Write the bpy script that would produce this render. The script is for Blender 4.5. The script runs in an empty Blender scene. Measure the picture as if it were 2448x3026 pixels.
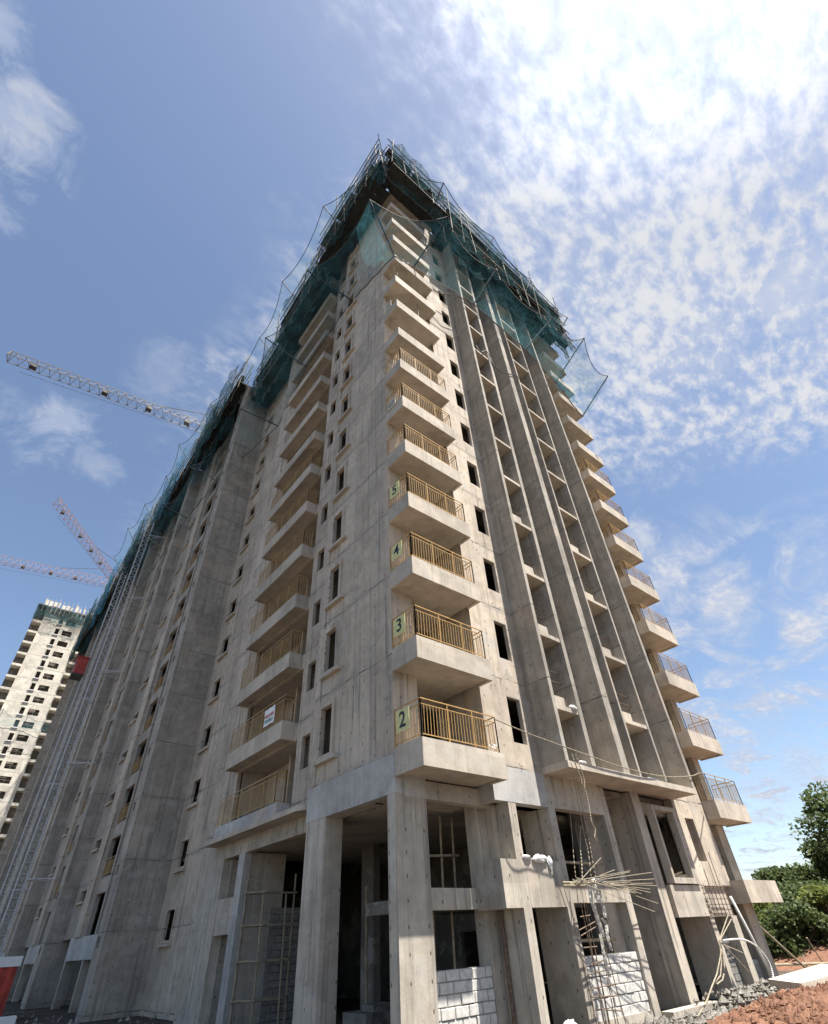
import bpy, bmesh, math, random
from mathutils import Vector, Matrix
from math import radians, sin, cos, pi, sqrt
random.seed(7)
SC = bpy.context.scene
COL = SC.collection

# ------------------------------------------------------------------ camera
R_ = Vector((0.77331642, -0.63207974, -0.04956727))
U_ = Vector((-0.36281797, -0.50528895, 0.78297267))
F_ = Vector((0.51994696, 0.58750172, 0.62007813))
CAMLOC = Vector((-8.917, -11.446, -3.524))
cd = bpy.data.cameras.new('camera')
cam = bpy.data.objects.new('camera', cd); COL.objects.link(cam)
cam.matrix_world = Matrix(((R_.x, U_.x, -F_.x, CAMLOC.x), (R_.y, U_.y, -F_.y, CAMLOC.y), (R_.z, U_.z, -F_.z, CAMLOC.z), (0, 0, 0, 1)))
cd.sensor_fit = 'HORIZONTAL'; cd.sensor_width = 36.0
cd.lens = 36 * 1486.76 / 2448
cd.shift_y = 93.5 / 2448
cd.clip_start = 0.1; cd.clip_end = 6000
SC.camera = cam

# ------------------------------------------------------------------ light
SUN = Vector((0.38, -1.0, 2.85)).normalized()      # towards the sun
elev = math.asin(SUN.z); azim = math.atan2(SUN.x, SUN.y)
sl = bpy.data.lights.new('sun', 'SUN'); sl.energy = 5.0; sl.angle = radians(0.53); sl.color = (1.0, 0.95, 0.87)
so = bpy.data.objects.new('sun', sl); COL.objects.link(so)
so.rotation_euler = (-SUN).to_track_quat('-Z', 'Y').to_euler()
SC.view_settings.view_transform = 'Standard'; SC.view_settings.look = 'None'
SC.view_settings.gamma = 1.0; SC.view_settings.use_curve_mapping = False
SC.view_settings.exposure = 1.42

# ------------------------------------------------------------------ node helper
class NT:
    def __init__(s, tree): s.t = tree; s.n = tree.nodes; s.l = tree.links
    def node(s, typ, **kw):
        n = s.n.new(typ)
        for k, v in kw.items(): setattr(n, k, v)
        return n
    def put(s, sock, v):
        if v is None: return
        if hasattr(v, 'is_linked') or isinstance(v, bpy.types.NodeSocket): s.l.new(v, sock)
        else: sock.default_value = v
    def math(s, op, a, b=None, c=None, clamp=False):
        n = s.node('ShaderNodeMath', operation=op); n.use_clamp = clamp
        s.put(n.inputs[0], a); s.put(n.inputs[1], b); s.put(n.inputs[2], c)
        return n.outputs[0]
    def vm(s, op, a, b=None, scale=None):
        n = s.node('ShaderNodeVectorMath', operation=op)
        s.put(n.inputs[0], a); s.put(n.inputs[1], b)
        if scale is not None: s.put(n.inputs['Scale'], scale)
        return n.outputs['Value'] if op in ('LENGTH', 'DISTANCE', 'DOT_PRODUCT') else n.outputs['Vector']
    def noise(s, vec, scale=1, detail=4, rough=.55, dist=0.0):
        n = s.node('ShaderNodeTexNoise'); s.put(n.inputs['Vector'], vec)
        n.inputs['Scale'].default_value = scale; n.inputs['Detail'].default_value = detail
        n.inputs['Roughness'].default_value = rough; n.inputs['Distortion'].default_value = dist
        return n.outputs['Fac']
    def ss(s, v, a, b, lo=0.0, hi=1.0):
        n = s.node('ShaderNodeMapRange', interpolation_type='SMOOTHSTEP'); s.put(n.inputs[0], v)
        s.put(n.inputs[1], a); s.put(n.inputs[2], b); s.put(n.inputs[3], lo); s.put(n.inputs[4], hi)
        return n.outputs[0]
    def mix(s, f, a, b, blend='MIX'):
        n = s.node('ShaderNodeMix', data_type='RGBA', blend_type=blend)
        s.put(n.inputs[0], f); s.put(n.inputs[6], a); s.put(n.inputs[7], b)
        return n.outputs[2]
    def sep(s, v):
        n = s.node('ShaderNodeSeparateXYZ'); s.put(n.inputs[0], v); return n.outputs
    def comb(s, x, y, z):
        n = s.node('ShaderNodeCombineXYZ'); s.put(n.inputs[0], x); s.put(n.inputs[1], y); s.put(n.inputs[2], z); return n.outputs[0]

# ------------------------------------------------------------------ sky
W = bpy.data.worlds.new('World'); SC.world = W; W.use_nodes = True
wt = W.node_tree; wt.nodes.clear(); n = NT(wt)
sky = n.node('ShaderNodeTexSky', sky_type='NISHITA'); sky.sun_disc = False
sky.sun_elevation = elev; sky.sun_rotation = azim
sky.altitude = 900; sky.air_density = 1.0; sky.dust_density = 1.3; sky.ozone_density = 2.0
d = n.node('ShaderNodeTexCoord').outputs['Generated']
dx, dy, dz = n.sep(d)
den = n.math('ADD', n.math('MAXIMUM', dz, 0.0), 0.1)
px = n.math('DIVIDE', dx, den); py = n.math('DIVIDE', dy, den)
P = n.comb(px, py, 0.0)
warp = n.noise(P, 2.2, 4, .6)
w2 = n.math('MULTIPLY', n.math('SUBTRACT', warp, .5), .55)
q = n.math('ADD', px, n.math('MULTIPLY', py, .9))
cov = n.math('MULTIPLY', n.ss(n.math('ADD', px, w2), .03, .28), n.ss(n.math('ADD', q, w2), 1.0, 1.38, 1.0, 0.0))
low = n.math('MULTIPLY', n.ss(n.math('ADD', q, w2), 1.3, 1.75), n.ss(px, .95, 1.4, 0.0, .5))
sund = n.vm('DOT_PRODUCT', d, tuple(SUN))
glow = n.ss(sund, .86, .985)
# cells of altocumulus, drawn out along one direction
rot = n.node('ShaderNodeMapping'); n.put(rot.inputs[0], P); rot.inputs['Rotation'].default_value = (0, 0, radians(-20)); rot.inputs['Scale'].default_value = (1.0, 1.6, 1)
PR = rot.outputs[0]
cell = n.noise(PR, 23, 5, .6, .15)
bands = n.noise(PR, 4.2, 5, .6, .4)
big = n.noise(P, 2.6, 3, .5)
a1 = n.math('ADD', n.math('MULTIPLY', cell, 1.15), n.math('ADD', n.math('MULTIPLY', bands, .55), n.math('MULTIPLY', big, .4)))
thr = n.math('SUBTRACT', 1.09, n.math('MULTIPLY', cov, .14))
thr = n.math('SUBTRACT', thr, n.math('MULTIPLY', glow, .17))
dens = n.math('MULTIPLY', n.ss(n.math('SUBTRACT', a1, thr), -.2, .26), n.math('MAXIMUM', cov, glow))
# thin veil
veil = n.math('MULTIPLY', n.ss(n.noise(PR, 3.0, 6, .62, .8), .42, .8), n.math('ADD', n.math('MULTIPLY', cov, .5), n.math('MULTIPLY', low, 2.8)))
# small separate clouds
def blob(dirv, r0, r1, gain, sc):
    v = n.vm('DISTANCE', d, dirv)
    f = n.math('MULTIPLY', n.ss(n.math('ADD', v, n.math('MULTIPLY', n.math('SUBTRACT', n.noise(d, sc, 8, .68, .5), .5), r1 * 3.2)), r0, r1, 1.0, 0.0), gain)
    return f
bl = None
for bv in (((-.085, .735, .672), .0, .075, .55, 13), ((-.03, .76, .65), .0, .05, .35, 15), ((-.27, .44, .86), .0, .075, .6, 13), ((-.30, .36, .885), .0, .045, .5, 15), ((.02, .625, .78), .0, .065, .25, 11), ((-.15, .73, .67), .0, .04, .3, 16), ((-.26, .53, .81), .0, .05, .5, 14),
           ((.785, .275, .555), .0, .055, .7, 14), ((.835, .268, .48), .0, .06, .9, 12), ((.66, -.01, .75), .0, .13, .85, 8), ((.70, -.10, .70), .0, .13, .95, 8), ((.955, .24, .17), .0, .06, .55, 13), ((.93, .25, .26), .0, .08, .3, 11)):
    b = blob(*bv); bl = b if bl is None else n.math('MAXIMUM', bl, b)
total = n.math('MAXIMUM', n.math('MAXIMUM', dens, veil), bl, clamp=True)
total = n.math('MAXIMUM', total, n.math('MULTIPLY', n.ss(dz, .0, .14, .25, 0.0), 1.0))
bg1 = n.node('ShaderNodeBackground'); n.put(bg1.inputs[0], n.mix(1.0, sky.outputs[0], (1.06, 1.0, .93, 1), 'MULTIPLY')); bg1.inputs[1].default_value = .078
bg2 = n.node('ShaderNodeBackground')
n.put(bg2.inputs[0], n.mix(n.ss(a1, .95, 1.3), (.72, .80, 1.0, 1), (.97, .99, 1.04, 1)))
n.put(bg2.inputs[1], n.math('ADD', .295, n.math('MULTIPLY', glow, .22)))
mx = n.node('ShaderNodeMixShader'); n.put(mx.inputs[0], total); n.l.new(bg1.outputs[0], mx.inputs[1]); n.l.new(bg2.outputs[0], mx.inputs[2])
n.l.new(mx.outputs[0], n.node('ShaderNodeOutputWorld').inputs[0])

# ------------------------------------------------------------------ materials
def newmat(name):
    m = bpy.data.materials.new(name); m.use_nodes = True
    t = m.node_tree; b = t.nodes['Principled BSDF']
    return m, NT(t), b
def plain(name, col, rough=.7, metal=0.0, var=.25, scale=3.0, spec=.3):
    m, k, b = newmat(name)
    p = k.node('ShaderNodeNewGeometry').outputs['Position']
    f = k.noise(p, scale, 5, .6)
    k.put(b.inputs['Base Color'], k.mix(k.ss(f, .3, .7), tuple(c * (1 - var) for c in col) + (1,), tuple(min(1, c * (1 + var)) for c in col) + (1,)))
    b.inputs['Roughness'].default_value = rough; b.inputs['Metallic'].default_value = metal
    b.inputs['Specular IOR Level'].default_value = spec
    return m
def concrete(name, col, streak=.5, joints=True, holes=True, tint=(.36, .33, .29)):
    m, k, b = newmat(name)
    g = k.node('ShaderNodeNewGeometry'); p = g.outputs['Position']
    x, y, z = k.sep(p); nx, ny, nz = k.sep(g.outputs['Normal'])
    h = k.math('ADD', x, y)
    vert = k.math('SUBTRACT', 1.0, k.math('ABSOLUTE', nz))
    big = k.noise(p, .45, 5, .6, .3)
    med = k.noise(p, 2.3, 6, .65)
    fine = k.noise(p, 21, 4, .6)
    st = k.noise(k.comb(k.math('MULTIPLY', x, 5.5), k.math('MULTIPLY', y, 5.5), k.math('MULTIPLY', z, .17)), 1.0, 6, .68)
    st2 = k.noise(k.comb(k.math('MULTIPLY', x, 9.0), k.math('MULTIPLY', y, 9.0), k.math('MULTIPLY', z, .35)), 1.0, 4, .6)
    c0 = tuple(v * .76 for v in col) + (1,); c1 = tuple(min(1, v * 1.17) for v in col) + (1,)
    f = k.math('ADD', k.math('MULTIPLY', big, .55), k.math('MULTIPLY', med, .45))
    colr = k.mix(k.ss(f, .33, .67), c0, c1)
    # formwork sheets, each a little lighter or darker
    cellv = k.comb(k.math('FLOOR', k.math('DIVIDE', h, 1.2)), k.math('FLOOR', k.math('DIVIDE', k.math('SUBTRACT', z, .59), 3.0)), k.math('FLOOR', k.math('MULTIPLY', nx, 1.5)))
    wn = k.node('ShaderNodeTexWhiteNoise', noise_dimensions='3D'); k.put(wn.inputs[0], cellv)
    sheet = k.math('ADD', .87, k.math('MULTIPLY', wn.outputs['Value'], .24))
    colr = k.mix(1.0, colr, k.comb(sheet, sheet, sheet), 'MULTIPLY')
    # runs of dirty water and laitance
    dark = k.math('MULTIPLY', k.math('MULTIPLY', k.ss(st, .50, .69), vert), streak)
    colr = k.mix(dark, colr, (.17, .155, .135, 1))
    pale = k.math('MULTIPLY', k.math('MULTIPLY', k.ss(st2, .56, .74), vert), .42 * streak)
    colr = k.mix(pale, colr, (.60, .57, .50, 1))
    tin = k.ss(k.noise(p, .8, 4, .6, .5), .5, .75, 0.0, .45)
    colr = k.mix(tin, colr, tint + (1,))
    pn = k.noise(p, 1.15, 5, .62, .25)
    patch = k.math('MULTIPLY', k.ss(pn, .585, .615), .38)
    colr = k.mix(patch, colr, (.40, .385, .36, 1))
    pn2 = k.noise(k.vm('ADD', p, (31.0, 7.0, 13.0)), .75, 6, .66, .4)
    colr = k.mix(k.math('MULTIPLY', k.ss(pn2, .57, .66), .42), colr, (.225, .20, .17, 1))
    pn3 = k.noise(k.vm('ADD', p, (5.0, 17.0, 3.0)), .5, 5, .6, .3)
    colr = k.mix(k.math('MULTIPLY', k.ss(pn3, .53, .66), .30), colr, (.50, .40, .315, 1))
    fl = k.math('ADD', .86, k.math('MULTIPLY', fine, .28))
    colr = k.mix(1.0, colr, k.comb(fl, fl, fl), 'MULTIPLY')
    hgt = k.math('ADD', k.math('MULTIPLY', fine, .25), k.math('MULTIPLY', med, .6))
    if joints:
        wob = k.math('MULTIPLY', k.math('SUBTRACT', k.noise(p, 1.3, 5, .7), .5), .22)
        fz = k.math('ADD', k.math('SUBTRACT', z, .59), wob)
        fr = k.math('ABSOLUTE', k.math('SUBTRACT', k.math('FRACT', k.math('ADD', k.math('DIVIDE', fz, 3.0), .5)), .5))
        jl = k.math('MULTIPLY', k.math('MULTIPLY', k.ss(fr, .004, .013, 1.0, 0.0), vert), k.ss(med, .40, .60, .05, .9))
        colr = k.mix(jl, colr, (.12, .11, .10, 1))
        jb = k.math('MULTIPLY', k.math('MULTIPLY', k.ss(fr, .0, .075, 1.0, 0.0), vert), k.ss(big, .4, .65, 0.0, .5))
        colr = k.mix(jb, colr, (.20, .185, .165, 1))
        hgt = k.math('SUBTRACT', hgt, k.math('MULTIPLY', jl, 1.2))
    if holes:
        uv = k.comb(k.math('DIVIDE', h, .62), k.math('DIVIDE', z, .5), 0.0)
        w2_ = k.node('ShaderNodeTexWhiteNoise', noise_dimensions='2D'); k.put(w2_.inputs[0], k.vm('FLOOR', uv))
        fu = k.vm('SUBTRACT', k.vm('FRACTION', uv), (.5, .5, 0))
        fx, fy, _ = k.sep(fu)
        rr = k.math('SQRT', k.math('ADD', k.math('POWER', k.math('MULTIPLY', fx, .62), 2), k.math('POWER', k.math('MULTIPLY', fy, .24), 2)))
        hl = k.math('MULTIPLY', k.math('MULTIPLY', k.ss(rr, .014, .027, 1.0, 0.0), vert), k.math('GREATER_THAN', w2_.outputs['Value'], .36))
        colr = k.mix(k.math('MULTIPLY', hl, .85), colr, (.06, .05, .045, 1))
    k.put(b.inputs['Base Color'], colr)
    b.inputs['Roughness'].default_value = .9; b.inputs['Specular IOR Level'].default_value = .15
    bp = k.node('ShaderNodeBump'); bp.inputs['Strength'].default_value = .35; bp.inputs['Distance'].default_value = .03
    k.put(bp.inputs['Height'], hgt); k.l.new(bp.outputs[0], b.inputs['Normal'])
    return m
CB = (.468, .400, .322)
M = {}
M['conc'] = concrete('concrete', CB, .8)
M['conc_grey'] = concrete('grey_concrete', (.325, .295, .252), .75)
M['conc_low'] = concrete('concrete_base', (.42, .375, .312), .8, joints=False)
M['conc_plain'] = concrete('concrete_slab', (.45, .395, .325), .35, joints=False, holes=False)
M['plaster'] = concrete('cement_plaster', (.405, .395, .375), .3, joints=False, holes=False, tint=(.43, .43, .43))
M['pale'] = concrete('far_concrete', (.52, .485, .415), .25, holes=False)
M['inner_shaded'] = concrete('inner_concrete_shaded', (.15, .135, .115), .4, joints=False, holes=False)  # same concrete as outside, colour darkened to stand for unlit rooms and recesses
M['block'] = plain('aac_block', (.50, .485, .45), .95, var=.16, scale=9)
M['mortar'] = plain('mortar', (.26, .25, .23), .95)
M['darkblock'] = plain('cement_block', (.21, .20, .185), .95, var=.2, scale=7)
M['paint'] = plain('ochre_paint', (.40, .25, .095), .5, var=.18, scale=6)
M['greypaint'] = plain('primer_steel', (.22, .19, .17), .55)
M['steel'] = plain('galvanised_steel', (.48, .49, .50), .5, .0, .25, 8)
M['plank'] = plain('old_plank', (.030, .033, .031), .9, 0, .3, 3)
M['scaf'] = plain('weathered_pole', (.16, .15, .12), .8, 0, .35, 4)
M['pole'] = plain('rusty_pole', (.075, .072, .075), .7, .1, .3, 5)
M['wood'] = plain('raw_timber', (.34, .27, .185), .9, 0, .3, 5)
M['bamboo'] = plain('bamboo', (.27, .23, .16), .75, 0, .25, 6)
M['rope'] = plain('pale_rope', (.27, .235, .175), .95, 0, .25, 14)
M['rust'] = plain('rusty_rebar', (.16, .115, .085), .85, .2, .35, 12)
M['pvc'] = plain('grey_pvc', (.56, .55, .52), .4, 0, .08)
M['cloth'] = plain('pale_cloth', (.66, .65, .63), .95, 0, .25, 9)
M['rag'] = plain('dirty_cloth', (.46, .43, .375), .95, 0, .35, 14)
M['red'] = plain('red_paint', (.40, .055, .04), .5, 0, .3, 2)
M['craney'] = plain('crane_yellow', (.14, .108, .06), .5, 0, .2, 3)
M['cranep'] = plain('crane_pale', (.30, .155, .11), .5, 0, .12, 3)
M['dark'] = plain('dark_steel', (.05, .05, .055), .6)
M['white'] = plain('white_paint', (.74, .74, .73), .6, 0, .06, 4)
M['signy'] = plain('sign_yellow', (.60, .575, .27), .6, 0, .12, 6)
M['signp'] = plain('sign_faded', (.46, .43, .33), .7, 0, .12, 6)
M['ink'] = plain('sign_black', (.025, .035, .04), .6)
M['inkgrey'] = plain('sign_grey', (.2, .2, .19), .6)
M['inkred'] = plain('banner_red', (.50, .13, .12), .6)
M['inkgreen'] = plain('banner_green', (.10, .28, .22), .6)
M['brickred'] = plain('red_clay', (.24, .13, .085), .95, 0, .3, 5)
M['bark'] = plain('bark', (.10, .08, .06), .95, 0, .3, 8)
def soilmat(name, a, b_, sc):
    m, k, b = newmat(name)
    p = k.node('ShaderNodeNewGeometry').outputs['Position']
    f = k.noise(p, sc, 8, .7); g = k.noise(p, sc * 6, 5, .7)
    k.put(b.inputs['Base Color'], k.mix(k.ss(k.math('ADD', k.math('MULTIPLY', f, .6), k.math('MULTIPLY', g, .4)), .36, .64), a + (1,), b_ + (1,)))
    b.inputs['Roughness'].default_value = 1.0; b.inputs['Specular IOR Level'].default_value = .1
    bp = k.node('ShaderNodeBump'); bp.inputs['Strength'].default_value = .8; bp.inputs['Distance'].default_value = .08
    k.put(bp.inputs['Height'], g); k.l.new(bp.outputs[0], b.inputs['Normal'])
    return m
M['soil'] = soilmat('red_soil', (.13, .065, .042), (.25, .14, .095), 2.2)
M['ground'] = soilmat('site_ground', (.05, .043, .036), (.12, .10, .082), 1.2)
M['rubble'] = soilmat('rubble', (.13, .12, .105), (.36, .34, .30), 3)
def leafmat(name, a, b_):
    m, k, b = newmat(name)
    p = k.node('ShaderNodeNewGeometry').outputs['Position']
    oi = k.node('ShaderNodeNewGeometry').outputs['Random Per Island']
    f = k.math('ADD', k.math('MULTIPLY', k.noise(p, 1.1, 3, .6), .6), k.math('MULTIPLY', oi, .4))
    k.put(b.inputs['Base Color'], k.mix(k.ss(f, .25, .75), a + (1,), b_ + (1,)))
    b.inputs['Roughness'].default_value = .6; b.inputs['Specular IOR Level'].default_value = .3
    tr = k.node('ShaderNodeBsdfTranslucent'); tr.inputs[0].default_value = tuple(v * 1.3 for v in b_) + (1,)
    ms = k.node('ShaderNodeMixShader'); ms.inputs[0].default_value = .3
    k.l.new(b.outputs[0], ms.inputs[1]); k.l.new(tr.outputs[0], ms.inputs[2])
    k.l.new(ms.outputs[0], k.n['Material Output'].inputs[0])
    return m
M['leafd'] = leafmat('leaf_dark', (.036, .054, .020), (.105, .14, .05))
M['leafl'] = leafmat('leaf_light', (.075, .105, .025), (.19, .215, .055))
def netmat(name, col, amin, amax, sc=1.2, mesh=0.0):
    m, k, b = newmat(name)
    p = k.node('ShaderNodeNewGeometry').outputs['Position']
    f = k.noise(p, sc, 6, .65, .5)
    f2 = k.noise(p, sc * 5.5, 5, .7, .6)
    al = k.math('MULTIPLY', k.ss(f, .32, .68, amin, amax), k.ss(f2, .3, .62, .35, 1.0))
    weave = k.noise(p, 26, 2, .5)
    al = k.math('MULTIPLY', al, k.ss(weave, .3, .7, .75, 1.2), clamp=True)
    if mesh:
        uv = k.node('ShaderNodeTexCoord').outputs['UV']
        fr = k.vm('ABSOLUTE', k.vm('SUBTRACT', k.vm('FRACTION', k.vm('MULTIPLY', uv, (mesh, mesh, 0))), (.5, .5, 0)))
        a_, b2, _ = k.sep(fr)
        al = k.math('MULTIPLY', al, k.math('ADD', .55, k.math('MULTIPLY', k.ss(k.math('MAXIMUM', a_, b2), .40, .5), 1.3)), clamp=True)
    df = k.node('ShaderNodeBsdfDiffuse'); k.put(df.inputs[0], k.mix(k.ss(f, .35, .65), tuple(v * .6 for v in col) + (1,), tuple(min(1, v * 1.3) for v in col) + (1,)))
    tl = k.node('ShaderNodeBsdfTranslucent'); tl.inputs[0].default_value = col + (1,)
    m1 = k.node('ShaderNodeMixShader'); m1.inputs[0].default_value = .45; k.l.new(df.outputs[0], m1.inputs[1]); k.l.new(tl.outputs[0], m1.inputs[2])
    tp = k.node('ShaderNodeBsdfTransparent'); m2 = k.node('ShaderNodeMixShader')
    k.put(m2.inputs[0], al); k.l.new(tp.outputs[0], m2.inputs[1]); k.l.new(m1.outputs[0], m2.inputs[2])
    k.l.new(m2.outputs[0], k.n['Material Output'].inputs[0])
    k.n.remove(b)
    return m
M['net'] = netmat('safety_net', (.07, .22, .26), .16, .42, .6)
M['netthin'] = netmat('thin_net', (.12, .27, .32), .12, .30, .6)
M['shade'] = netmat('shade_net', (.055, .112, .120), .38, .98, .8)
M['shadeblue'] = netmat('blue_net', (.08, .25, .36), .3, .7, .7)

# ------------------------------------------------------------------ mesh building
WL = {}
class MB:
    def __init__(s): s.v = []; s.f = []
    def quad(s, *pts):
        i = len(s.v); s.v += [tuple(p) for p in pts]; s.f.append(tuple(range(i, i + len(pts)))); return s
    def box(s, x0, x1, y0, y1, z0, z1):
        i = len(s.v)
        s.v += [(x, y, z) for z in (z0, z1) for x, y in ((x0, y0), (x1, y0), (x1, y1), (x0, y1))]
        s.f += [tuple(i + j for j in q) for q in ((3, 2, 1, 0), (4, 5, 6, 7), (0, 1, 5, 4), (1, 2, 6, 5), (2, 3, 7, 6), (3, 0, 4, 7))]
        return s
    def tube(s, a, b, r, n=6, r2=None, cap=True):
        a = Vector(a); b = Vector(b); d = (b - a)
        if d.length < 1e-6: return s
        d.normalize(); u = d.orthogonal().normalized(); w = d.cross(u); r2 = r if r2 is None else r2
        i = len(s.v)
        for c, rr in ((a, r), (b, r2)):
            for k in range(n):
                t = 2 * pi * k / n; p = c + u * (cos(t) * rr) + w * (sin(t) * rr); s.v.append(tuple(p))
        for k in range(n): s.f.append((i + k, i + (k + 1) % n, i + n + (k + 1) % n, i + n + k))
        if cap: s.f.append(tuple(i + k for k in range(n))[::-1]); s.f.append(tuple(i + n + k for k in range(n)))
        return s
    def path(s, pts, r, n=6):
        for a, b in zip(pts[:-1], pts[1:]): s.tube(a, b, r, n)
        return s
    def bar(s, a, b, w):
        return s.tube(a, b, w * .72, 4)
    def grid(s, P):
        nu = len(P); nv = len(P[0]); i = len(s.v)
        for r in P: s.v += [tuple(p) for p in r]
        for a in range(nu - 1):
            for b in range(nv - 1): s.f.append((i + a * nv + b, i + (a + 1) * nv + b, i + (a + 1) * nv + b + 1, i + a * nv + b + 1))
        return s
    def wall(s, axis, p0, p1, u0, u1, z0, z1, holes=()):
        """slab of wall between p0 and p1 along axis, with rectangular openings (ua, ub, za, zb)"""
        us = sorted({u0, u1, *[min(max(h[i], u0), u1) for h in holes for i in (0, 1)]})
        zs = sorted({z0, z1, *[min(max(h[i], z0), z1) for h in holes for i in (2, 3)]})
        def solid(i, j):
            if i < 0 or j < 0 or i >= len(us) - 1 or j >= len(zs) - 1: return False
            uc = (us[i] + us[i + 1]) / 2; zc = (zs[j] + zs[j + 1]) / 2
            return not any(h[0] < uc < h[1] and h[2] < zc < h[3] for h in holes)
        def pt(p, u, z): return (p, u, z) if axis == 'x' else (u, p, z)
        for i in range(len(us) - 1):
            for j in range(len(zs) - 1):
                if not solid(i, j): continue
                a, b, c, e = us[i], us[i + 1], zs[j], zs[j + 1]
                s.quad(pt(p0, a, c), pt(p0, b, c), pt(p0, b, e), pt(p0, a, e))
                s.quad(pt(p1, b, c), pt(p1, a, c), pt(p1, a, e), pt(p1, b, e))
                if not solid(i - 1, j): s.quad(pt(p1, a, c), pt(p0, a, c), pt(p0, a, e), pt(p1, a, e))
                if not solid(i + 1, j): s.quad(pt(p0, b, c), pt(p1, b, c), pt(p1, b, e), pt(p0, b, e))
                if not solid(i, j - 1): s.quad(pt(p0, a, c), pt(p1, a, c), pt(p1, b, c), pt(p0, b, c))
                if not solid(i, j + 1): s.quad(pt(p0, a, e), pt(p0, b, e), pt(p1, b, e), pt(p1, a, e))
        return s
    def build(s, name, mat, parent=None, at=(0, 0, 0), smooth=False, kind=None, label=None):
        me = bpy.data.meshes.new(name); me.from_pydata(s.v, [], s.f); me.validate(); me.update()
        bm = bmesh.new(); bm.from_mesh(me); bmesh.ops.recalc_face_normals(bm, faces=bm.faces); bm.to_mesh(me); bm.free()
        if smooth:
            for p in me.polygons: p.use_smooth = True
        me.materials.append(mat if not isinstance(mat, str) else M[mat])
        o = bpy.data.objects.new(name, me); COL.objects.link(o)
        place(o, parent, at)
        if kind: o['kind'] = kind
        if label: o['label'] = label
        return o
def place(o, parent, at):
    at = Vector(at); WL[o.name] = at
    if parent is not None:
        o.parent = parent; o.location = at - WL[parent.name]
    else: o.location = at
def thing(name, at, label, cat, group=None):
    o = bpy.data.objects.new(name, None); COL.objects.link(o); place(o, None, at)
    o.empty_display_size = .3
    return tag(o, label, cat, group)
def tag(o, label, cat, group=None):
    o['label'] = label; o['category'] = cat
    if group: o['group'] = group
    return o
def dup(o, parent, at):
    c = o.copy(); COL.objects.link(c); place(c, parent, at)
    for ch in list(o.children):
        dup(ch, c, Vector(at) + (WL[ch.name] - WL[o.name]))
    return c
def struct(o): o['kind'] = 'structure'; return o

ZG = -5.6; NF = 14; ZR = 45.0
# ------------------------------------------------------------------ ground
g = MB(); N = 60
rows = []
for i in range(N + 1):
    r = []
    for j in range(N + 1):
        u = (i / N * 2 - 1); v = (j / N * 2 - 1)
        x = 5 + math.copysign(abs(u) ** 3, u) * 2500; y = 10 + math.copysign(abs(v) ** 3, v) * 2500
        r.append((x, y, ZG - .02))
    rows.append(r)
struct(g.grid(rows).build('ground', 'ground'))

# ================================================================== MAIN TOWER
T = thing('apartment_tower', (0, 0, ZG), 'large unfinished grey concrete apartment tower filling the middle of the photo', 'building')
def part(mb, name, mat='conc', at=(0, 0, 0), parent=None, **k): return mb.build(name, mat, parent or T, at, **k)
K = range(NF)
# ---- left face, plane x = 0
holes = [(3.32, 4.09, 1.43 + 3 * k, 3.11 + 3 * k) for k in range(15)]
part(MB().wall('x', 0, .13, 0.0, 4.66, .60, ZR, holes), 'wall')
part(MB().wall('x', -.012, .28, .36, 4.66, -.40, .60), 'beam', 'plaster')
part(MB().wall('x', -.012, .28, 0.012, .36, -.40, .60), 'beam', 'plaster')
# framed slot window
fr = MB()
for (a, b, c, e) in ((3.2, 3.35, 1.33, 3.30), (4.06, 4.2, 1.33, 3.30), (3.35, 4.06, 3.08, 3.30), (3.35, 4.06, 1.36, 1.46)): fr.box(-.07, .12, a, b, c, e)
win = part(fr, 'window')
sill = MB().box(-.17, .0, 2.92, 4.2, 1.2, 1.33).build('sill', M['conc_plain'], win)
for k in range(1, 15): dup(win, T, (0, 0, 3 * k))
# ribs of the setback strip
part(MB().box(-.045, .0, 4.24, 4.40, .6, ZR - 3), 'pilaster')
# ---- left face, plane x = .6
hb = [(5.91, 6.58, 1.66 + 3 * k, 2.95 + 3 * k) for k in range(15)]
hb += [(6.95, 12.35, .62 + 3 * k, 2.92 + 3 * k) for k in range(15)]
part(MB().wall('x', .6, .76, 4.66, 14.65, .30, ZR, hb), 'wall')
part(MB().wall('x', .6, .9, 12.42, 14.65, ZG, .30), 'wall', 'conc_low')
part(MB().wall('y', 4.66, 4.9, .13, .6, .25, ZR), 'wall')
part(MB().wall('y', 14.65, 14.9, .6, 1.6, ZG, ZR), 'wall')
part(MB().box(.56, .6, 13.2, 13.55, .3, ZR - 2), 'pilaster')
rv = MB()
for (a, b, c, e) in ((5.91, 5.94, 1.66, 2.95), (6.55, 6.58, 1.66, 2.95), (5.94, 6.55, 1.66, 1.69), (5.94, 6.55, 2.92, 2.95)): rv.box(.603, .757, a, b, c, e)
wb = part(rv, 'window', 'conc_plain')
for k in range(1, 15): dup(wb, T, (0, 0, 3 * k))
# room walls behind the left balconies
bwall = MB()
hd = []
for k in range(15):
    hd += [(7.05, 7.9, .6 + 3 * k, 2.75 + 3 * k), (9.55, 10.45, .6 + 3 * k, 2.75 + 3 * k)]
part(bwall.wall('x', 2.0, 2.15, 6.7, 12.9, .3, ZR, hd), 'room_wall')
part(MB().wall('y', 12.36, 12.5, .85, 2.0, .3, ZR).wall('y', 6.8, 6.94, .85, 2.0, .3, ZR).wall('y', 9.0, 9.15, 1.45, 2.0, .3, ZR), 'room_wall')
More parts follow.
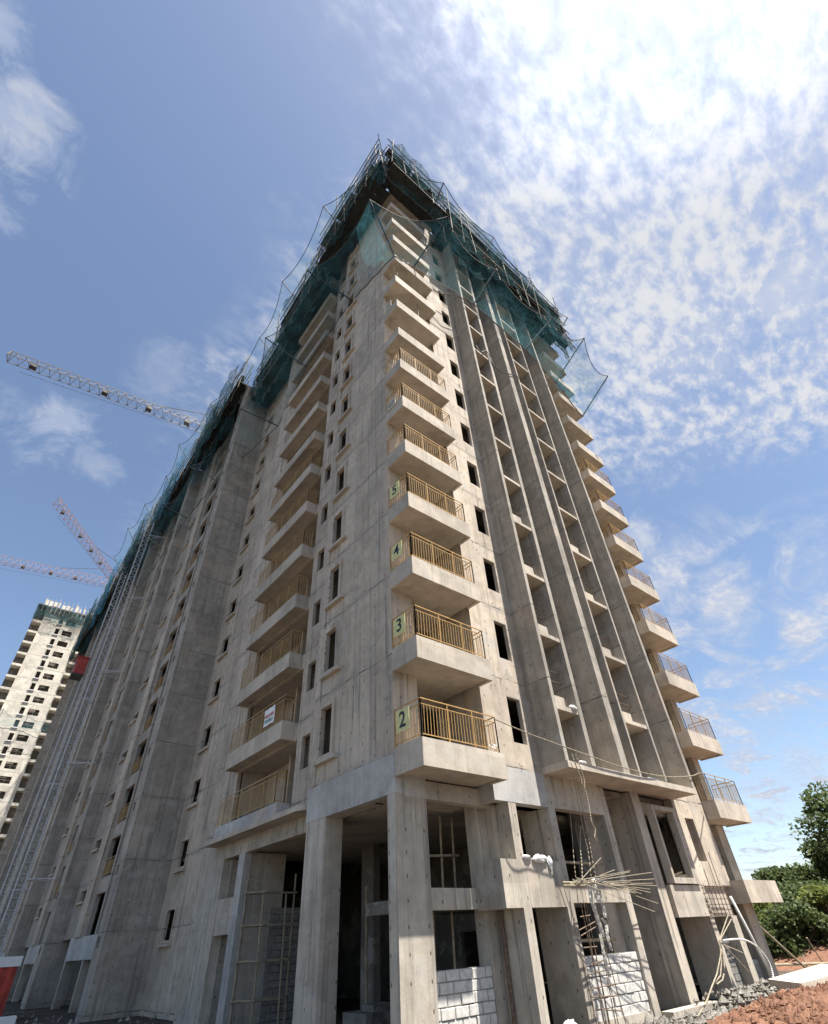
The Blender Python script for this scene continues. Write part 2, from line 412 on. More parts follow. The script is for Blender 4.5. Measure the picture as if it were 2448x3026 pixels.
# ---- left face, plane x = 1.39
hc = [(19.41, 20.57, .09 + 3 * k, 1.34 + 3 * k) for k in range(-1, 15)]
part(MB().wall('x', 1.39, 1.51, 14.9, 21.7, ZG, ZR, hc), 'wall', 'conc')
fr = MB()
for (a, b, c, e) in ((19.3, 19.44, .0, 1.43), (20.54, 20.66, .0, 1.43), (19.44, 20.54, 1.31, 1.43), (19.44, 20.54, .02, .12)): fr.box(1.33, 1.50, a, b, c, e)
wc = part(fr, 'window', at=(0, 0, -3))
WLk = WL[wc.name]
MB().box(1.22, 1.38, 19.25, 20.75, -.12, .0).build('sill', M['conc_plain'], wc, (0, 0, -3))
for k in range(0, 15): dup(wc, T, (0, 0, 3 * k))
# ---- bays further back along the left face
def bay(y0, last=False):
    """projecting shear wall, then a window strip in the plane x = 0"""
    y1 = y0 + 14.6
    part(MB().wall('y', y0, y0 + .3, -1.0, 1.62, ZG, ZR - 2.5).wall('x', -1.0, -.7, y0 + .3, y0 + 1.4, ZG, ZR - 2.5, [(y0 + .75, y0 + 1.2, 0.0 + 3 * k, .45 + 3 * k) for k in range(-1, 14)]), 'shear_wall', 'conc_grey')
    part(MB().wall('x', 1.3, 1.5, y0 + .3, y0 + 6.5, ZG, ZR - 3), 'wall', 'inner_shaded')
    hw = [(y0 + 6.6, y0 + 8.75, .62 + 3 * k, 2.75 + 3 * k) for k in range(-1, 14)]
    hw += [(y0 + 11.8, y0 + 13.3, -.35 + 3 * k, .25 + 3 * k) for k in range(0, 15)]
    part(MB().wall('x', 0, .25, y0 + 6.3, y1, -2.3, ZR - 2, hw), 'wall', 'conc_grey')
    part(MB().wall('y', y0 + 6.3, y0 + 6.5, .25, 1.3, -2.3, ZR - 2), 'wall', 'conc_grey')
    part(MB().box(-.22, 0, y0 + 9.15, y0 + 10.6, -2.3, ZR - 3), 'pier')
    part(MB().box(-.10, .3, y0 + 5.2, y0 + 11.8, -3.4, -2.3), 'beam', 'plaster')
    part(MB().box(-.05, .3, y0 + 7.2, y0 + 7.5, ZG, -3.4), 'column', 'conc_low'); part(MB().box(.0, .4, y0 + 11.9, y0 + 12.3, ZG, -3.4), 'column', 'conc_low')
    part(MB().wall('x', 1.6, 1.8, y0 + 4.6, y1, ZG, -2.3), 'wall', 'inner_shaded')
    part(MB().box(-2.0, .3, y0 + .2, y1, ZR - 2.45, ZR - 2.3), 'working_deck', 'plank')
    sl = MB().box(-.16, .0, y0 + 11.7, y0 + 13.4, -.5, -.36)
    s0 = part(sl, 'sill', 'conc_plain')
    rl = rail_line([(.04, y0 + 6.62, 0), (.04, y0 + 8.73, 0)], .66, 1.6)
    r0 = part(rl, 'railing', 'paint')
    for k in range(1, 14):
        dup(s0, T, (0, 0, 3 * k))
        if k < 9: dup(r0, T, (0, 0, 3 * k))
def rail_line(pts, zb, zt, step=.115, thick=.028, mid=True):
    m = MB()
    for a, b in zip(pts[:-1], pts[1:]):
        a = Vector((a[0], a[1], 0)); b = Vector((b[0], b[1], 0)); L = (b - a).length; dirv = (b - a) / L
        off = Vector((0, 0, 1))
        m.bar(a + off * zt, b + off * zt, thick)
        if mid: m.bar(a + off * (zt - .16), b + off * (zt - .16), thick * .75)
        m.bar(a + off * (zb + .10), b + off * (zb + .10), thick * .75)
        np_ = max(1, round(L / 1.0))
        for i in range(np_ + 1):
            p = a + dirv * (L * i / np_); m.bar(p + off * zb, p + off * zt, thick * .95)
        nb = int(L / step)
        for i in range(1, nb):
            p = a + dirv * (L * i / nb); m.bar(p + off * (zb + .10), p + off * (zt - .16), thick * .5)
    return m
for i in range(5):
    bay(21.7 + 14.6 * i)
part(MB().wall('x', 1.0, 1.3, 94.7, 95, ZG, ZR).wall('y', 94.7, 95, -1, 19.5, ZG, ZR), 'wall')
# ---- interior: floor slabs and core, so that the rooms are dark and closed
slab = MB()
slab.box(.86, 19.3, 1.5, 14.6, .42, .58).box(1.63, 19.3, 14.9, 21.9, .42, .58).box(1.85, 19.3, 21.9, 94.5, .42, .58).box(1.2, 3.2, .31, 1.5, .42, .58).box(5.0, 15.0, -.2, 1.5, .42, .58)
s0 = part(slab, 'floor_slab', 'inner_shaded')
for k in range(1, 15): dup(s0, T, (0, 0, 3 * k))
part(MB().box(5.2, 15, 4.2, 92, .42, ZR), 'core_wall', 'inner_shaded')
part(MB().box(10, 19, 13, 92, ZG, .42), 'core_wall', 'inner_shaded')
part(MB().box(4.9, 19, 1.3, 13, .2, .41), 'floor_slab', 'inner_shaded')
part(MB().box(0.1, 19.4, .1, 94.5, ZR - .02, ZR + .18), 'roof_slab', 'conc_plain')
part(MB().wall('x', 19.3, 19.5, 0.4, 94.7, ZG, ZR), 'wall')

# ---- right face: corner strip y = 0
def corner(x0, x1):
    part(MB().wall('y', 0, .3, x0, x1, .60, ZR), 'wall')
corner(.13, .96)
part(MB().wall('y', -.012, .3, .28, 1.07, -.46, .60), 'beam', 'plaster')
corner(18.9, 19.5)
for mir in (0, 1):
    X = (lambda a: a) if not mir else (lambda a: 19.9 - a)
    def bx(m, a, b, *r):
        a, b = sorted((X(a), X(b))); return m.box(a, b, *r)
    def wl(m, pos0, pos1, a, b, z0, z1, hs=()):
        a, b = sorted((X(a), X(b)))
        return m.wall('y', pos0, pos1, a, b, z0, z1, [(*sorted((X(h[0]), X(h[1]))), h[2], h[3]) for h in hs])
    # back wall of the balcony recess with a door opening
    part(wl(MB(), 1.25, 1.4, .3, 3.3, -.4, ZR, [(2.2, 3.0, .6 + 3 * k, 2.75 + 3 * k) for k in range(15)]), 'room_wall')
    # window block, plane y = -.58
    hw = [(4.48, 5.22, 1.40 + 3 * k, 3.0 + 3 * k) for k in range(15)]
    part(wl(MB(), -.58, -.41, 3.2, 5.66, .60, ZR, hw), 'wall')
    m = MB(); a, b = sorted((X(3.2), X(3.45))); m.wall('x', a, b, -.41, 1.25, .6, ZR)
    part(m, 'wall')
    if not mir:
        part(wl(MB(), -.586, -.25, 3.2, 5.66, -.40, .60), 'beam', 'plaster')
    rv = MB()
    for (a, b, c, e) in ((4.48, 4.51, 1.40, 3.0), (5.19, 5.22, 1.40, 3.0), (4.51, 5.19, 1.40, 1.43), (4.51, 5.19, 2.97, 3.0)): bx(rv, a, b, -.577, -.413, c, e)
    w0 = part(rv, 'window', 'conc_plain')
    for k in range(1, 15): dup(w0, T, (0, 0, 3 * k))
    # balcony: soffit tray with a downstand edge, railing on top
    b = MB()
    bx(b, 0, 3.19, -1.21, -1.09, 0, .72); bx(b, 0, .12, -1.09, .0, 0, .72); bx(b, 3.07, 3.19, -1.09, -.583, 0, .72)
    bx(b, .12, 3.07, -1.09, 1.25, .05, .60)
    if mir: b = MB(); bx(b, 0, 3.19, -1.17, -1.05, 0, .72); bx(b, 0, .12, -1.05, 0, 0, .72); bx(b, 3.07, 3.19, -1.05, -.583, 0, .72); bx(b, .12, 3.07, -1.05, 1.25, .05, .60)
    b0 = part(b, 'balcony', 'conc_plain')
    yf = -1.15 if not mir else -1.11
    pts = [(X(.05), -.02, 0), (X(.05), yf, 0), (X(3.05), yf, 0), (X(3.05), -.60, 0)]
    r0 = rail_line(pts, .72, 1.80).build('railing', M['paint'] if not mir else M['paint'], b0)
    for k in range(1, 15):
        c = b0.copy(); COL.objects.link(c); place(c, T, (0, 0, 3 * k))
        if k <= 6 + mir * 1: 
            rc = r0.copy(); COL.objects.link(rc); place(rc, c, (0, 0, 3 * k))
# ---- fins and shafts
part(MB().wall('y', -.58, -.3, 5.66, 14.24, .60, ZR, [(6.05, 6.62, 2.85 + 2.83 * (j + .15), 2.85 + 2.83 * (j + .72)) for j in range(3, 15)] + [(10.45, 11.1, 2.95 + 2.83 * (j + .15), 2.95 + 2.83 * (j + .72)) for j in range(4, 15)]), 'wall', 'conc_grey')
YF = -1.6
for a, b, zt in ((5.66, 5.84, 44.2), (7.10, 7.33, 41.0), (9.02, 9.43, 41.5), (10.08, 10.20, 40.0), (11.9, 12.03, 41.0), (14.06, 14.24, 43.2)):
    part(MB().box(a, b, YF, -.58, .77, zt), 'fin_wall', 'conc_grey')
sh = MB().box(5.84, 7.10, -1.575, -.58, 2.50, 2.66); a0 = part(sh, 'shaft_shelf', 'conc_plain')
up = MB().box(5.84, 6.45, -1.56, -1.40, 2.66, 2.98); MBu = up.build('upstand', M['conc_plain'], a0)
sh = MB().box(10.20, 11.9, -1.575, -.58, 2.80, 2.95); c0 = part(sh, 'shaft_shelf', 'conc_plain')
up = MB().box(10.2, 10.9, -1.56, -1.40, 2.95, 3.25).build('upstand', M['conc_plain'], c0)
pp = MB().tube((5.86, -1.2, 3.75), (7.08, -1.2, 3.75), .022).tube((5.86, -1.2, 4.15), (7.08, -1.2, 4.15), .022); p0 = part(pp, 'pipe', 'rust')
pp = MB().tube((10.22, -1.2, 3.85), (11.88, -1.2, 3.85), .025).tube((10.22, -1.2, 4.25), (11.88, -1.2, 4.25), .025); q0 = part(pp, 'pipe', 'rust')
dp = MB().tube((6.62, -.9, 2.7), (6.62, -.9, 5.2), .035); d0 = part(dp, 'drain_pipe', 'pvc')
for j in range(1, 14):
    dz = 2.83 * j
    for o in (a0, c0):
        if j < 4: dup(o, T, (0, 0, dz))
        else:
            c = o.copy(); COL.objects.link(c); place(c, T, (0, 0, dz))
    dup(p0, T, (0, 0, dz + random.uniform(-.15, .15))); dup(q0, T, (0, 0, dz + random.uniform(-.15, .15)))
    if j % 2: dup(d0, T, (random.uniform(-.15, .15), 0, dz))
# canopy under the fins
part(MB().box(5.66, 14.05, -1.66, -.58, .56, .77), 'canopy', 'conc_plain')

# ---- right face, base storeys
part(MB().box(0, 1.06, 0, .36, ZG, -.40), 'column', 'conc_low')
part(MB().box(1.07, 3.9, .02, .34, -.46, .0), 'beam', 'conc_low')
part(MB().box(1.0, 3.34, .40, .7, -2.92, -2.45), 'beam', 'conc_low')
part(MB().box(3.34, 3.95, .40, .86, ZG, -.0), 'column', 'conc_low')
part(MB().box(3.95, 4.4, .9, 1.1, ZG, .4), 'wall', 'conc_low')
part(MB().box(3.76, 4.09, -.58, .9, ZG, -.402), 'column', 'conc_low')
part(MB().box(3.2, 3.45, -.25, .35, -.40, .6), 'corbel', 'plaster')
part(MB().box(3.09, 3.758, -.585, .45, -2.96, -1.86).box(4.092, 5.648, -.585, -.2, -2.96, -1.86), 'parapet', 'conc_low')
part(MB().box(5.65, 5.97, -.58, .6, ZG, -.402), 'column', 'conc_low')
part(MB().box(4.09, 5.65, .75, .9, ZG, -.4), 'wall', 'conc_low')
part(MB().box(5.66, 8.72, -.586, -.25, -.40, .558), 'beam', 'conc_low')
part(MB().box(5.972, 8.71, -.57, -.2, -2.87, -2.40), 'beam', 'conc_low')
part(MB().box(8.72, 9.06, -.58, -.18, ZG, .5), 'column', 'conc_low')
part(MB().wall('y', .5, .7, 8.4, 9.06, ZG, .5), 'wall', 'inner_shaded')
part(MB().box(9.06, 10.87, .72, .9, ZG, .558), 'wall', 'conc_low')
part(MB().box(10.87, 11.42, -.58, .9, ZG, .558), 'column', 'conc_low')
part(MB().box(11.42, 13.95, -.1, .1, -.0, .558).box(11.42, 11.9, -.1, .1, -2.4, 0), 'wall', 'conc_low')
fw = MB()
for (a, b, c, e) in ((11.76, 11.9, -2.36, .16), (13.3, 13.66, -2.36, .16), (11.9, 13.3, -.0, .16), (11.9, 13.3, -2.36, -2.18)): fw.box(a, b, -.8, -.52, c, e)
part(fw, 'window', 'conc_low')
part(MB().box(11.5, 13.72, -.72, -.45, -3.32, -2.40), 'parapet', 'conc_low')
part(MB().box(13.96, 14.26, -.58, .6, ZG, -2.40), 'column', 'conc_low')
part(MB().box(11.42, 13.96, .75, .9, ZG, -2.4), 'wall', 'conc_low')
part(MB().wall('y', -.58, -.25, 13.95, 16.71, -2.40, .60, [(14.62, 15.36, -1.58, -.06)]), 'wall')
part(MB().box(14.26, 16.1, -.50, -.3, -3.34, -2.40), 'beam', 'conc_low')
part(MB().box(15.62, 16.08, -.62, -.2, ZG, -3.34), 'column', 'conc_low')
part(MB().box(16.6, 19.8, -1.15, -1.02, -2.98, -2.22).box(16.6, 16.73, -1.02, -.1, -2.98, -2.22).box(16.73, 19.8, -1.02, .6, -2.9, -2.45), 'balcony', 'conc_plain')
part(MB().box(18.5, 19.45, .0, .4, ZG, -2.9), 'column', 'conc_low'); part(MB().box(18.7, 19.45, .0, .4, -2.45, .02), 'column', 'conc_low')
part(MB().box(16.4, 18.2, .9, 1.1, ZG, .4), 'wall', 'inner_shaded')
part(MB().box(9.0, 11.9, -1.0, -.62, ZG, -5.45), 'plinth', 'conc_low')
# ---- left face, base storeys
part(MB().box(0, .6, 3.46, 4.62, ZG, -.402), 'column', 'conc_low')
part(MB().box(.28, .6, .36, 4.6, -.40, -.1), 'beam', 'conc_low')
cn = MB(); i = 0
cn.v = [(-.02, 5.35, .08), (.35, 4.82, .08), (.6, 4.82, .08), (.6, 13.45, .08), (-.02, 13.45, .08)]; cn.v += [(a, b, .25) for a, b, c in cn.v]
cn.f = [(4, 3, 2, 1, 0), (5, 6, 7, 8, 9)] + [(i, (i + 1) % 5, (i + 1) % 5 + 5, i + 5) for i in range(5)]
part(cn, 'canopy', 'conc_plain')
part(MB().box(.06, .6, 7.05, 12.6, .25, .66), 'parapet', 'plaster')
part(MB().box(.62, .95, 4.62, 12.42, -.45, .29), 'beam', 'conc_low')
part(MB().box(.6, .9, 10.40, 10.95, ZG, -.45), 'column', 'plaster')
part(MB().box(.63, .85, 10.95, 12.42, -2.97, -1.83), 'parapet', 'conc_low')
part(MB().wall('y', 10.45, 10.62, .9, 2.4, ZG, -.45), 'wall', 'conc_low')
part(MB().wall('y', 12.3, 12.42, .9, 2.4, ZG, -.45), 'wall', 'conc_low')
part(MB().wall('x', 9.6, 9.8, 5.5, 12.9, ZG, .2, [(7.0, 8.1, ZG, -3.3)]), 'wall', 'inner_shaded')
part(MB().box(4.6, 4.9, 7.4, 8.2, ZG, -.38), 'column', 'inner_shaded')
part(MB().box(.96, 9.8, .9, 12.9, -.37, -.2), 'floor_slab', 'conc_low')
part(MB().box(1.2, 9.8, .9, 3.0, -2.9, -2.6), 'floor_slab', 'inner_shaded')
# ---- AAC block infill, each block a piece
def infill(x0, x1, yf, ztop, zbot, cw, chh, name):
    w = part(MB().box(x0, x1, yf + .025, yf + .17, zbot, ztop - .01), name, 'mortar')
    bms = []
    for sdd in range(3):
        b = MB().box(0, cw - .022, 0, .16, 0, chh - .02)
        me = b.build('block', M['block'], w, (x0, yf, zbot)); bms.append(me.data)
        bm = bmesh.new(); bm.from_mesh(me.data); bmesh.ops.bevel(bm, geom=bm.edges[:], offset=.012, segments=1, affect='EDGES'); bm.to_mesh(me.data); bm.free()
        bpy.data.objects.remove(me)
    z = ztop; r = 0
    while z - chh > zbot - .12:
        x = x0 - (cw * .5 if r % 2 == 0 else 0)
        while x < x1 - .04:
            a = max(x, x0); e = min(x + cw, x1)
            o = bpy.data.objects.new('block', random.choice(bms)); COL.objects.link(o)
            place(o, w, (a, yf + random.uniform(-.012, .012), z - chh + random.uniform(-.005, .005)))
            o.scale = ((e - a) / cw, 1, 1)
            x += cw
        z -= chh; r += 1
infill(1.06, 3.335, .42, -4.09, ZG, .455, .222, 'infill_wall')
infill(5.975, 8.71, -.50, -4.07, -5.4, .43, .222, 'infill_wall')
w = part(MB().box(5.97, 8.72, -.54, -.2, ZG, -5.39), 'plinth', 'conc_low')
def roughblocks(x0, x1, yf, z0, z1):
    w = part(MB().box(x0, x1, yf + .03, yf + .2, z0, z1), 'block_wall', 'mortar')
    z = z0; r = 0
    while z < z1 - .1:
        x = x0 - (.2 if r % 2 else 0)
        while x < x1 - .05:
            a = max(x, x0); e = min(x + .38, x1)
            MB().box(a, e, yf + random.uniform(-.01, .02), yf + .1, z, z + .17).build('block', M['darkblock'], w)
            x += .41
        z += .2; r += 1
roughblocks(14.26, 15.62, -.25, ZG, -3.9)
roughblocks(16.1, 17.2, -.35, ZG, -4.7)
# lobby block wall
# ---- left balconies
b = MB().box(0, .12, 7.2, 12.5, -.06, .66).box(.12, .6, 7.2, 7.32, -.06, .66).box(.12, .6, 12.38, 12.5, -.06, .66).box(.12, 2.0, 7.32, 12.38, .0, .58)
b0 = part(b, 'balcony', 'conc_plain', at=(0, 0, 3))
pts = [(.55, 7.26, 0), (.06, 7.26, 0), (.06, 12.42, 0)]
r0 = rail_line(pts, .66, 1.74).build('railing', M['paint'], b0, (0, 0, 3))
for k in range(2, 15):
    c = b0.copy(); COL.objects.link(c); place(c, T, (0, 0, 3 * k))
    if k <= 6:
        rc = r0.copy(); COL.objects.link(rc); place(rc, c, (0, 0, 3 * k))
rc = r0.copy(); COL.objects.link(rc); place(rc, T, (0, 0, 0))

# ================================================================== boards and banner
def text_mesh(txt, size, mat, parent, origin, xdir, ydir, bold=.012):
    cu = bpy.data.curves.new('lettering', 'FONT'); cu.body = txt; cu.size = size; cu.align_x = 'CENTER'; cu.align_y = 'CENTER'; cu.offset = bold; cu.extrude = .002
    ob = bpy.data.objects.new('tmp', cu); COL.objects.link(ob)
    dg = bpy.context.evaluated_depsgraph_get(); me = bpy.data.meshes.new_from_object(ob.evaluated_get(dg))
    bpy.data.objects.remove(ob); bpy.data.curves.remove(cu)
    X = Vector(xdir).normalized(); Y = Vector(ydir).normalized(); Z = X.cross(Y)
    for v in me.vertices:
        c = v.co.copy(); v.co = X * c.x + Y * c.y + Z * c.z
    me.name = 'lettering'; me.materials.clear(); me.materials.append(M[mat])
    o = bpy.data.objects.new('lettering', me); COL.objects.link(o); place(o, parent, origin)
    return o
def number_board(k, txt, lab, mat='signy', ink='ink', dy=0, dz=0, size=.62, tilt=0.0):
    y0, y1, z0, z1 = -.74 + dy, -.15 + dy, 1.06 + 3 * k + dz, 1.68 + 3 * k + dz
    b = MB().box(-.035, -.02, y0, y1, z0, z1).build('number_board', M[mat], None, (0, 0, 0))
    text_mesh(txt, size, ink, b, (-.039, (y0 + y1) / 2, (z0 + z1) / 2), (0, -1, tilt), (0, tilt, 1), .010)
    tag(b, lab, 'number sign', 'floor number boards on the corner balconies')
number_board(0, '2', 'yellow-green board with black numeral 2 on the lowest corner balcony railing')
number_board(1, '3', 'yellow-green numeral board second from the bottom on the corner balconies')
number_board(2, '4', 'yellow-green numeral board third up the corner balconies, reading 4')
number_board(3, '5', 'uppermost of the yellow-green numeral boards on the corner balconies')
number_board(5, '07', 'faded beige board with grey 07 hanging low on a corner balcony', 'signp', 'inkgrey', dz=-.5, size=.42, tilt=.12)
number_board(8, '10', 'faded beige board with grey 10 on the corner balcony without railing', 'signp', 'inkgrey', dz=-.35, size=.42)
bn = MB()
bn.grid([[(.02 + .012 * sin(i * 2.1 + j), 8.05 + .95 * i / 6, 3.86 + .72 * j / 4) for j in range(5)] for i in range(7)])
b = bn.build('welcome_banner', 'white'); tag(b, 'white cloth banner reading WELCOME tied to a left balcony railing', 'banner')
text_mesh('WELCOME', .17, 'inkred', b, (-.005, 8.52, 4.25), (0, -1, 0), (0, 0, 1), .006)
text_mesh('TOWER 2', .17, 'inkgreen', b, (-.005, 8.52, 4.03), (0, -1, 0), (0, 0, 1), .006)

# ================================================================== scaffolding and shade nets on the top storeys
rs = random.Random(3)
def sheet(p0, p1, z0, z1, out, amp=.22, rag=1.0, nu=26, nv=9, lean=0.0, seed=0):
    r = random.Random(seed); a = Vector((p0[0], p0[1], 0)); b = Vector((p1[0], p1[1], 0)); o = Vector((out[0], out[1], 0))
    ph = [r.uniform(0, 6) for _ in range(8)]; P = []
    for i in range(nu):
        t = i / (nu - 1); row = []
        zb = z0 + rag * (.5 * sin(t * 9 + ph[0]) + .35 * sin(t * 23 + ph[1]) + r.uniform(-.25, .25))
        zt = z1 + rag * .35 * (sin(t * 13 + ph[2]) + r.uniform(-.5, .5))
        for j in range(nv):
            v = j / (nv - 1); z = zb + (zt - zb) * v
            d = amp * (.6 * sin(t * 17 + ph[3] + v * 3) + .5 * sin(v * 8 + t * 7 + ph[4]) + r.uniform(-.5, .5)) + lean * v
            row.append(tuple(a.lerp(b, t) + o * d + Vector((0, 0, z))))
        P.append(row)
    return MB().grid(P)
def scaffold(name, lab, runs, seed):
    """runs: (p0, p1, out, z0, z1, sheets) ; poles and ledgers are parts"""
    t = thing(name, (runs[0][0][0], runs[0][0][1], runs[0][3]), lab, 'scaffolding', 'pole scaffolding wrapped round the top storeys')
    r = random.Random(seed)
    pm = MB().tube((0, 0, 0), (0, 0, 1), .04, 5); p0 = None
    for (a, b, out, z0, z1, sheets) in runs:
        A = Vector((a[0], a[1], 0)); B = Vector((b[0], b[1], 0)); L = (B - A).length; O = Vector((out[0], out[1], 0)); D = (B - A) / L
        n_ = max(2, int(L / 1.25))
        for i in range(n_ + 1):
            for lay in (0, .85):
                q = A + D * (L * i / n_) + O * lay
                h = z1 - z0 + r.uniform(-1.6, 1.1)
                if p0 is None:
                    o = p0 = pm.build('pole', M['scaf'], t, (q.x, q.y, z0))
                else:
                    o = p0.copy(); COL.objects.link(o); place(o, t, (q.x, q.y, z0 + r.uniform(-.6, .6)))
                o.scale = (1, 1, h); o.rotation_euler = (r.uniform(-.07, .07), r.uniform(-.07, .07), r.uniform(0, 3))
        z = z0 + .6
        while z < z1:
            for lay in (0, .85):
                s_ = A + O * lay; nseg = max(1, int(L / 3.4))
                for sgm in range(nseg):
                    e0 = s_ + D * (L * sgm / nseg - .3); e1 = s_ + D * (L * (sgm + 1) / nseg + .3)
                    z_a = z + r.uniform(-.2, .2); z_b = z + r.uniform(-.2, .2)
                    v = (e1 - e0) + Vector((0, 0, z_b - z_a))
                    o = p0.copy(); o.name = 'ledger'; COL.objects.link(o); place(o, t, (e0.x, e0.y, z_a))
                    o.scale = (.9, .9, v.length); o.rotation_euler = v.to_track_quat('Z', 'Y').to_euler()
            z += 1.45
        for i in range(n_):
            if r.random() < .6:
                q = A + D * (L * i / n_); zz = z0 + r.uniform(.3, max(.4, z1 - z0 - 2.2))
                v = D * 1.25 * r.choice((-1, 1)) + O * .85 + Vector((0, 0, 1.4))
                o = p0.copy(); o.name = 'brace'; COL.objects.link(o); place(o, t, (q.x, q.y, zz))
                o.scale = (.8, .8, v.length); o.rotation_euler = v.to_track_quat('Z', 'Y').to_euler()
        for z in (z0 + 1.2, z0 + 4.2):
            if z < z1 - 1:
                c = MB(); x_ = 0
                for i in range(int(L / 2.6)):
                    q = A + D * (i * 2.6) ; q2 = A + D * (i * 2.6 + 2.4)
                    w_ = r.uniform(.5, .8)
                    c.quad(q + Vector((0, 0, z)) + O * .05, q2 + Vector((0, 0, z)) + O * .05, q2 + Vector((0, 0, z)) + O * (.05 + w_), q + Vector((0, 0, z)) + O * (.05 + w_))
                if c.f: c.build('plank_deck', M['plank'], t, (0, 0, 0), kind='stuff')
        for (za, zb, f0, f1, lay, mat, sd) in sheets:
            P0 = A + D * L * f0 + O * lay; P1 = A + D * L * f1 + O * lay
            nu = max(8, int((P1 - P0).length * 2.2))
            sheet(P0, P1, za, zb, out, seed=sd, nu=min(nu, 60)).build('shade_net', M[mat], t, (0, 0, 0))
    return t
scaffold('scaffolding', 'teal-netted scaffolding boxed round the very top corner of the tower',
         [((-1.1, -2.0), (4.3, -2.0), (0, -1), 41.8, 48.2, [(42.2, 48.0, 0, 1, .9, 'shade', 1), (41.9, 46.5, 0, 1, .1, 'shade', 2)]),
          ((-1.0, 6.6), (-1.0, -2.0), (-1, 0), 41.2, 48.0, [(40.8, 47.8, 0, 1, .7, 'shade', 3), (40.5, 46, 0, 1, .1, 'shade', 4)])], 1)
scaffold('scaffolding', 'long teal-netted scaffolding along the right roof edge above the fins',
         [((4.6, -2.0), (20.2, -1.8), (0, -1), 38.2, 46.6, [(38.0, 46.4, 0, 1, .8, 'shade', 5), (36.2, 43, .05, .62, .1, 'shade', 6), (37.4, 44, .5, 1, .15, 'shade', 7), (41, 46, .0, 1, .3, 'shade', 17)])], 2)
scaffold('scaffolding', 'dark teal-netted scaffolding over the topmost balconies of the left face',
         [((-.6, 14.2), (-.6, 6.8), (-1, 0), 39.6, 47.0, [(39.8, 46.8, 0, 1, .8, 'shade', 8), (39.4, 45.5, 0, 1, .05, 'shade', 9)]),
          ((.2, 21.4), (.2, 14.4), (-1, 0), 39.2, 46.6, [(40.0, 46.4, 0, 1, .8, 'shade', 10), (38.8, 45, 0, 1, .1, 'shade', 12)])], 3)
for i, (zt, lab) in enumerate(((47.0, 'open pole scaffolding with rusty decks above the first projecting wall of the left face'),
                              (47.6, 'blue-netted scaffolding above the second projecting wall of the left face'),
                              (48.2, 'pole scaffolding above the nearer hoist mast'), (48.2, 'pole scaffolding above the farther hoist mast'), (48.2, 'brown scaffolding at the far left end of the roof'))):
    y0 = 21.9 + 14.6 * i
    scaffold('scaffolding', lab, [((-1.1, y0 + 13.8), (-1.1, y0), (-1, 0), 41.0, zt, [(39.5, zt - .3, .0, .5, .9, 'shade', 20 + i), (37.5, zt - 1.2, .42, 1, 1.4, 'shadeblue' if i in (1, 3) else 'shade', 30 + i), (38.5, zt - 1, .0, .9, .1, 'shade', 40 + i)])], 10 + i)

t = thing('roof_formwork', (2, 1, 42), 'dark shuttering box of the unfinished top storey at the tower corner', 'formwork')
fm = MB().box(-.95, 4.5, -2.85, -1.25, 41.78, 41.9).box(-1.75, -.06, -1.22, 6.4, 41.3, 41.42)
fm.build('working_deck', M['plank'], t, (0, 0, 0), kind='stuff')
MB().box(-.25, 4.2, -1.5, -1.3, 43.2, 45.9).build('shutter_panel', M['plank'], t, (0, 0, 0))
MB().box(-.35, -.15, -1.3, 6.4, 43.0, 45.7).build('shutter_panel', M['plank'], t, (0, 0, 0))
MB().box(-.9, 4.4, -1.9, -1.25, 45.2, 45.35).build('working_deck', M['plank'], t, (0, 0, 0))
MB().box(-1.3, -.1, -1.9, 6.4, 44.9, 45.05).build('working_deck', M['plank'], t, (0, 0, 0))
MB().box(-.05, 4.3, -1.24, -.9, 42.0, 42.35).build('slab_edge', M['conc_plain'], t, (0, 0, 0))
t = thing('roof_formwork', (12, -1.5, 41), 'dark working decks of the unfinished storey along the right roof edge', 'formwork')
for z in (40.9, 43.6): MB().box(4.7, 19.6, -2.8, -.62, z, z + .12).build('working_deck', M['plank'], t, (0, 0, 0))
MB().box(4.6, 19.2, -.9, -.62, 43.8, 46.0).build('shutter_panel', M['plank'], t, (0, 0, 0))
t = thing('roof_formwork', (-.5, 10, 40), 'dark working decks of the unfinished storey over the left balconies', 'formwork')
for z in (40.2, 43.4): MB().box(-1.4, .58, 6.9, 14.3, z, z + .12).box(-.6, 1.3, 14.6, 21.5, z, z + .12).build('working_deck', M['plank'], t, (0, 0, 0), kind='stuff')
MB().box(-.1, .05, 6.8, 14.4, 42.6, 46.2).build('shutter_panel', M['plank'], t, (0, 0, 0)); MB().box(.9, 1.05, 14.5, 21.6, 42.6, 46.2).build('shutter_panel', M['plank'], t, (0, 0, 0))

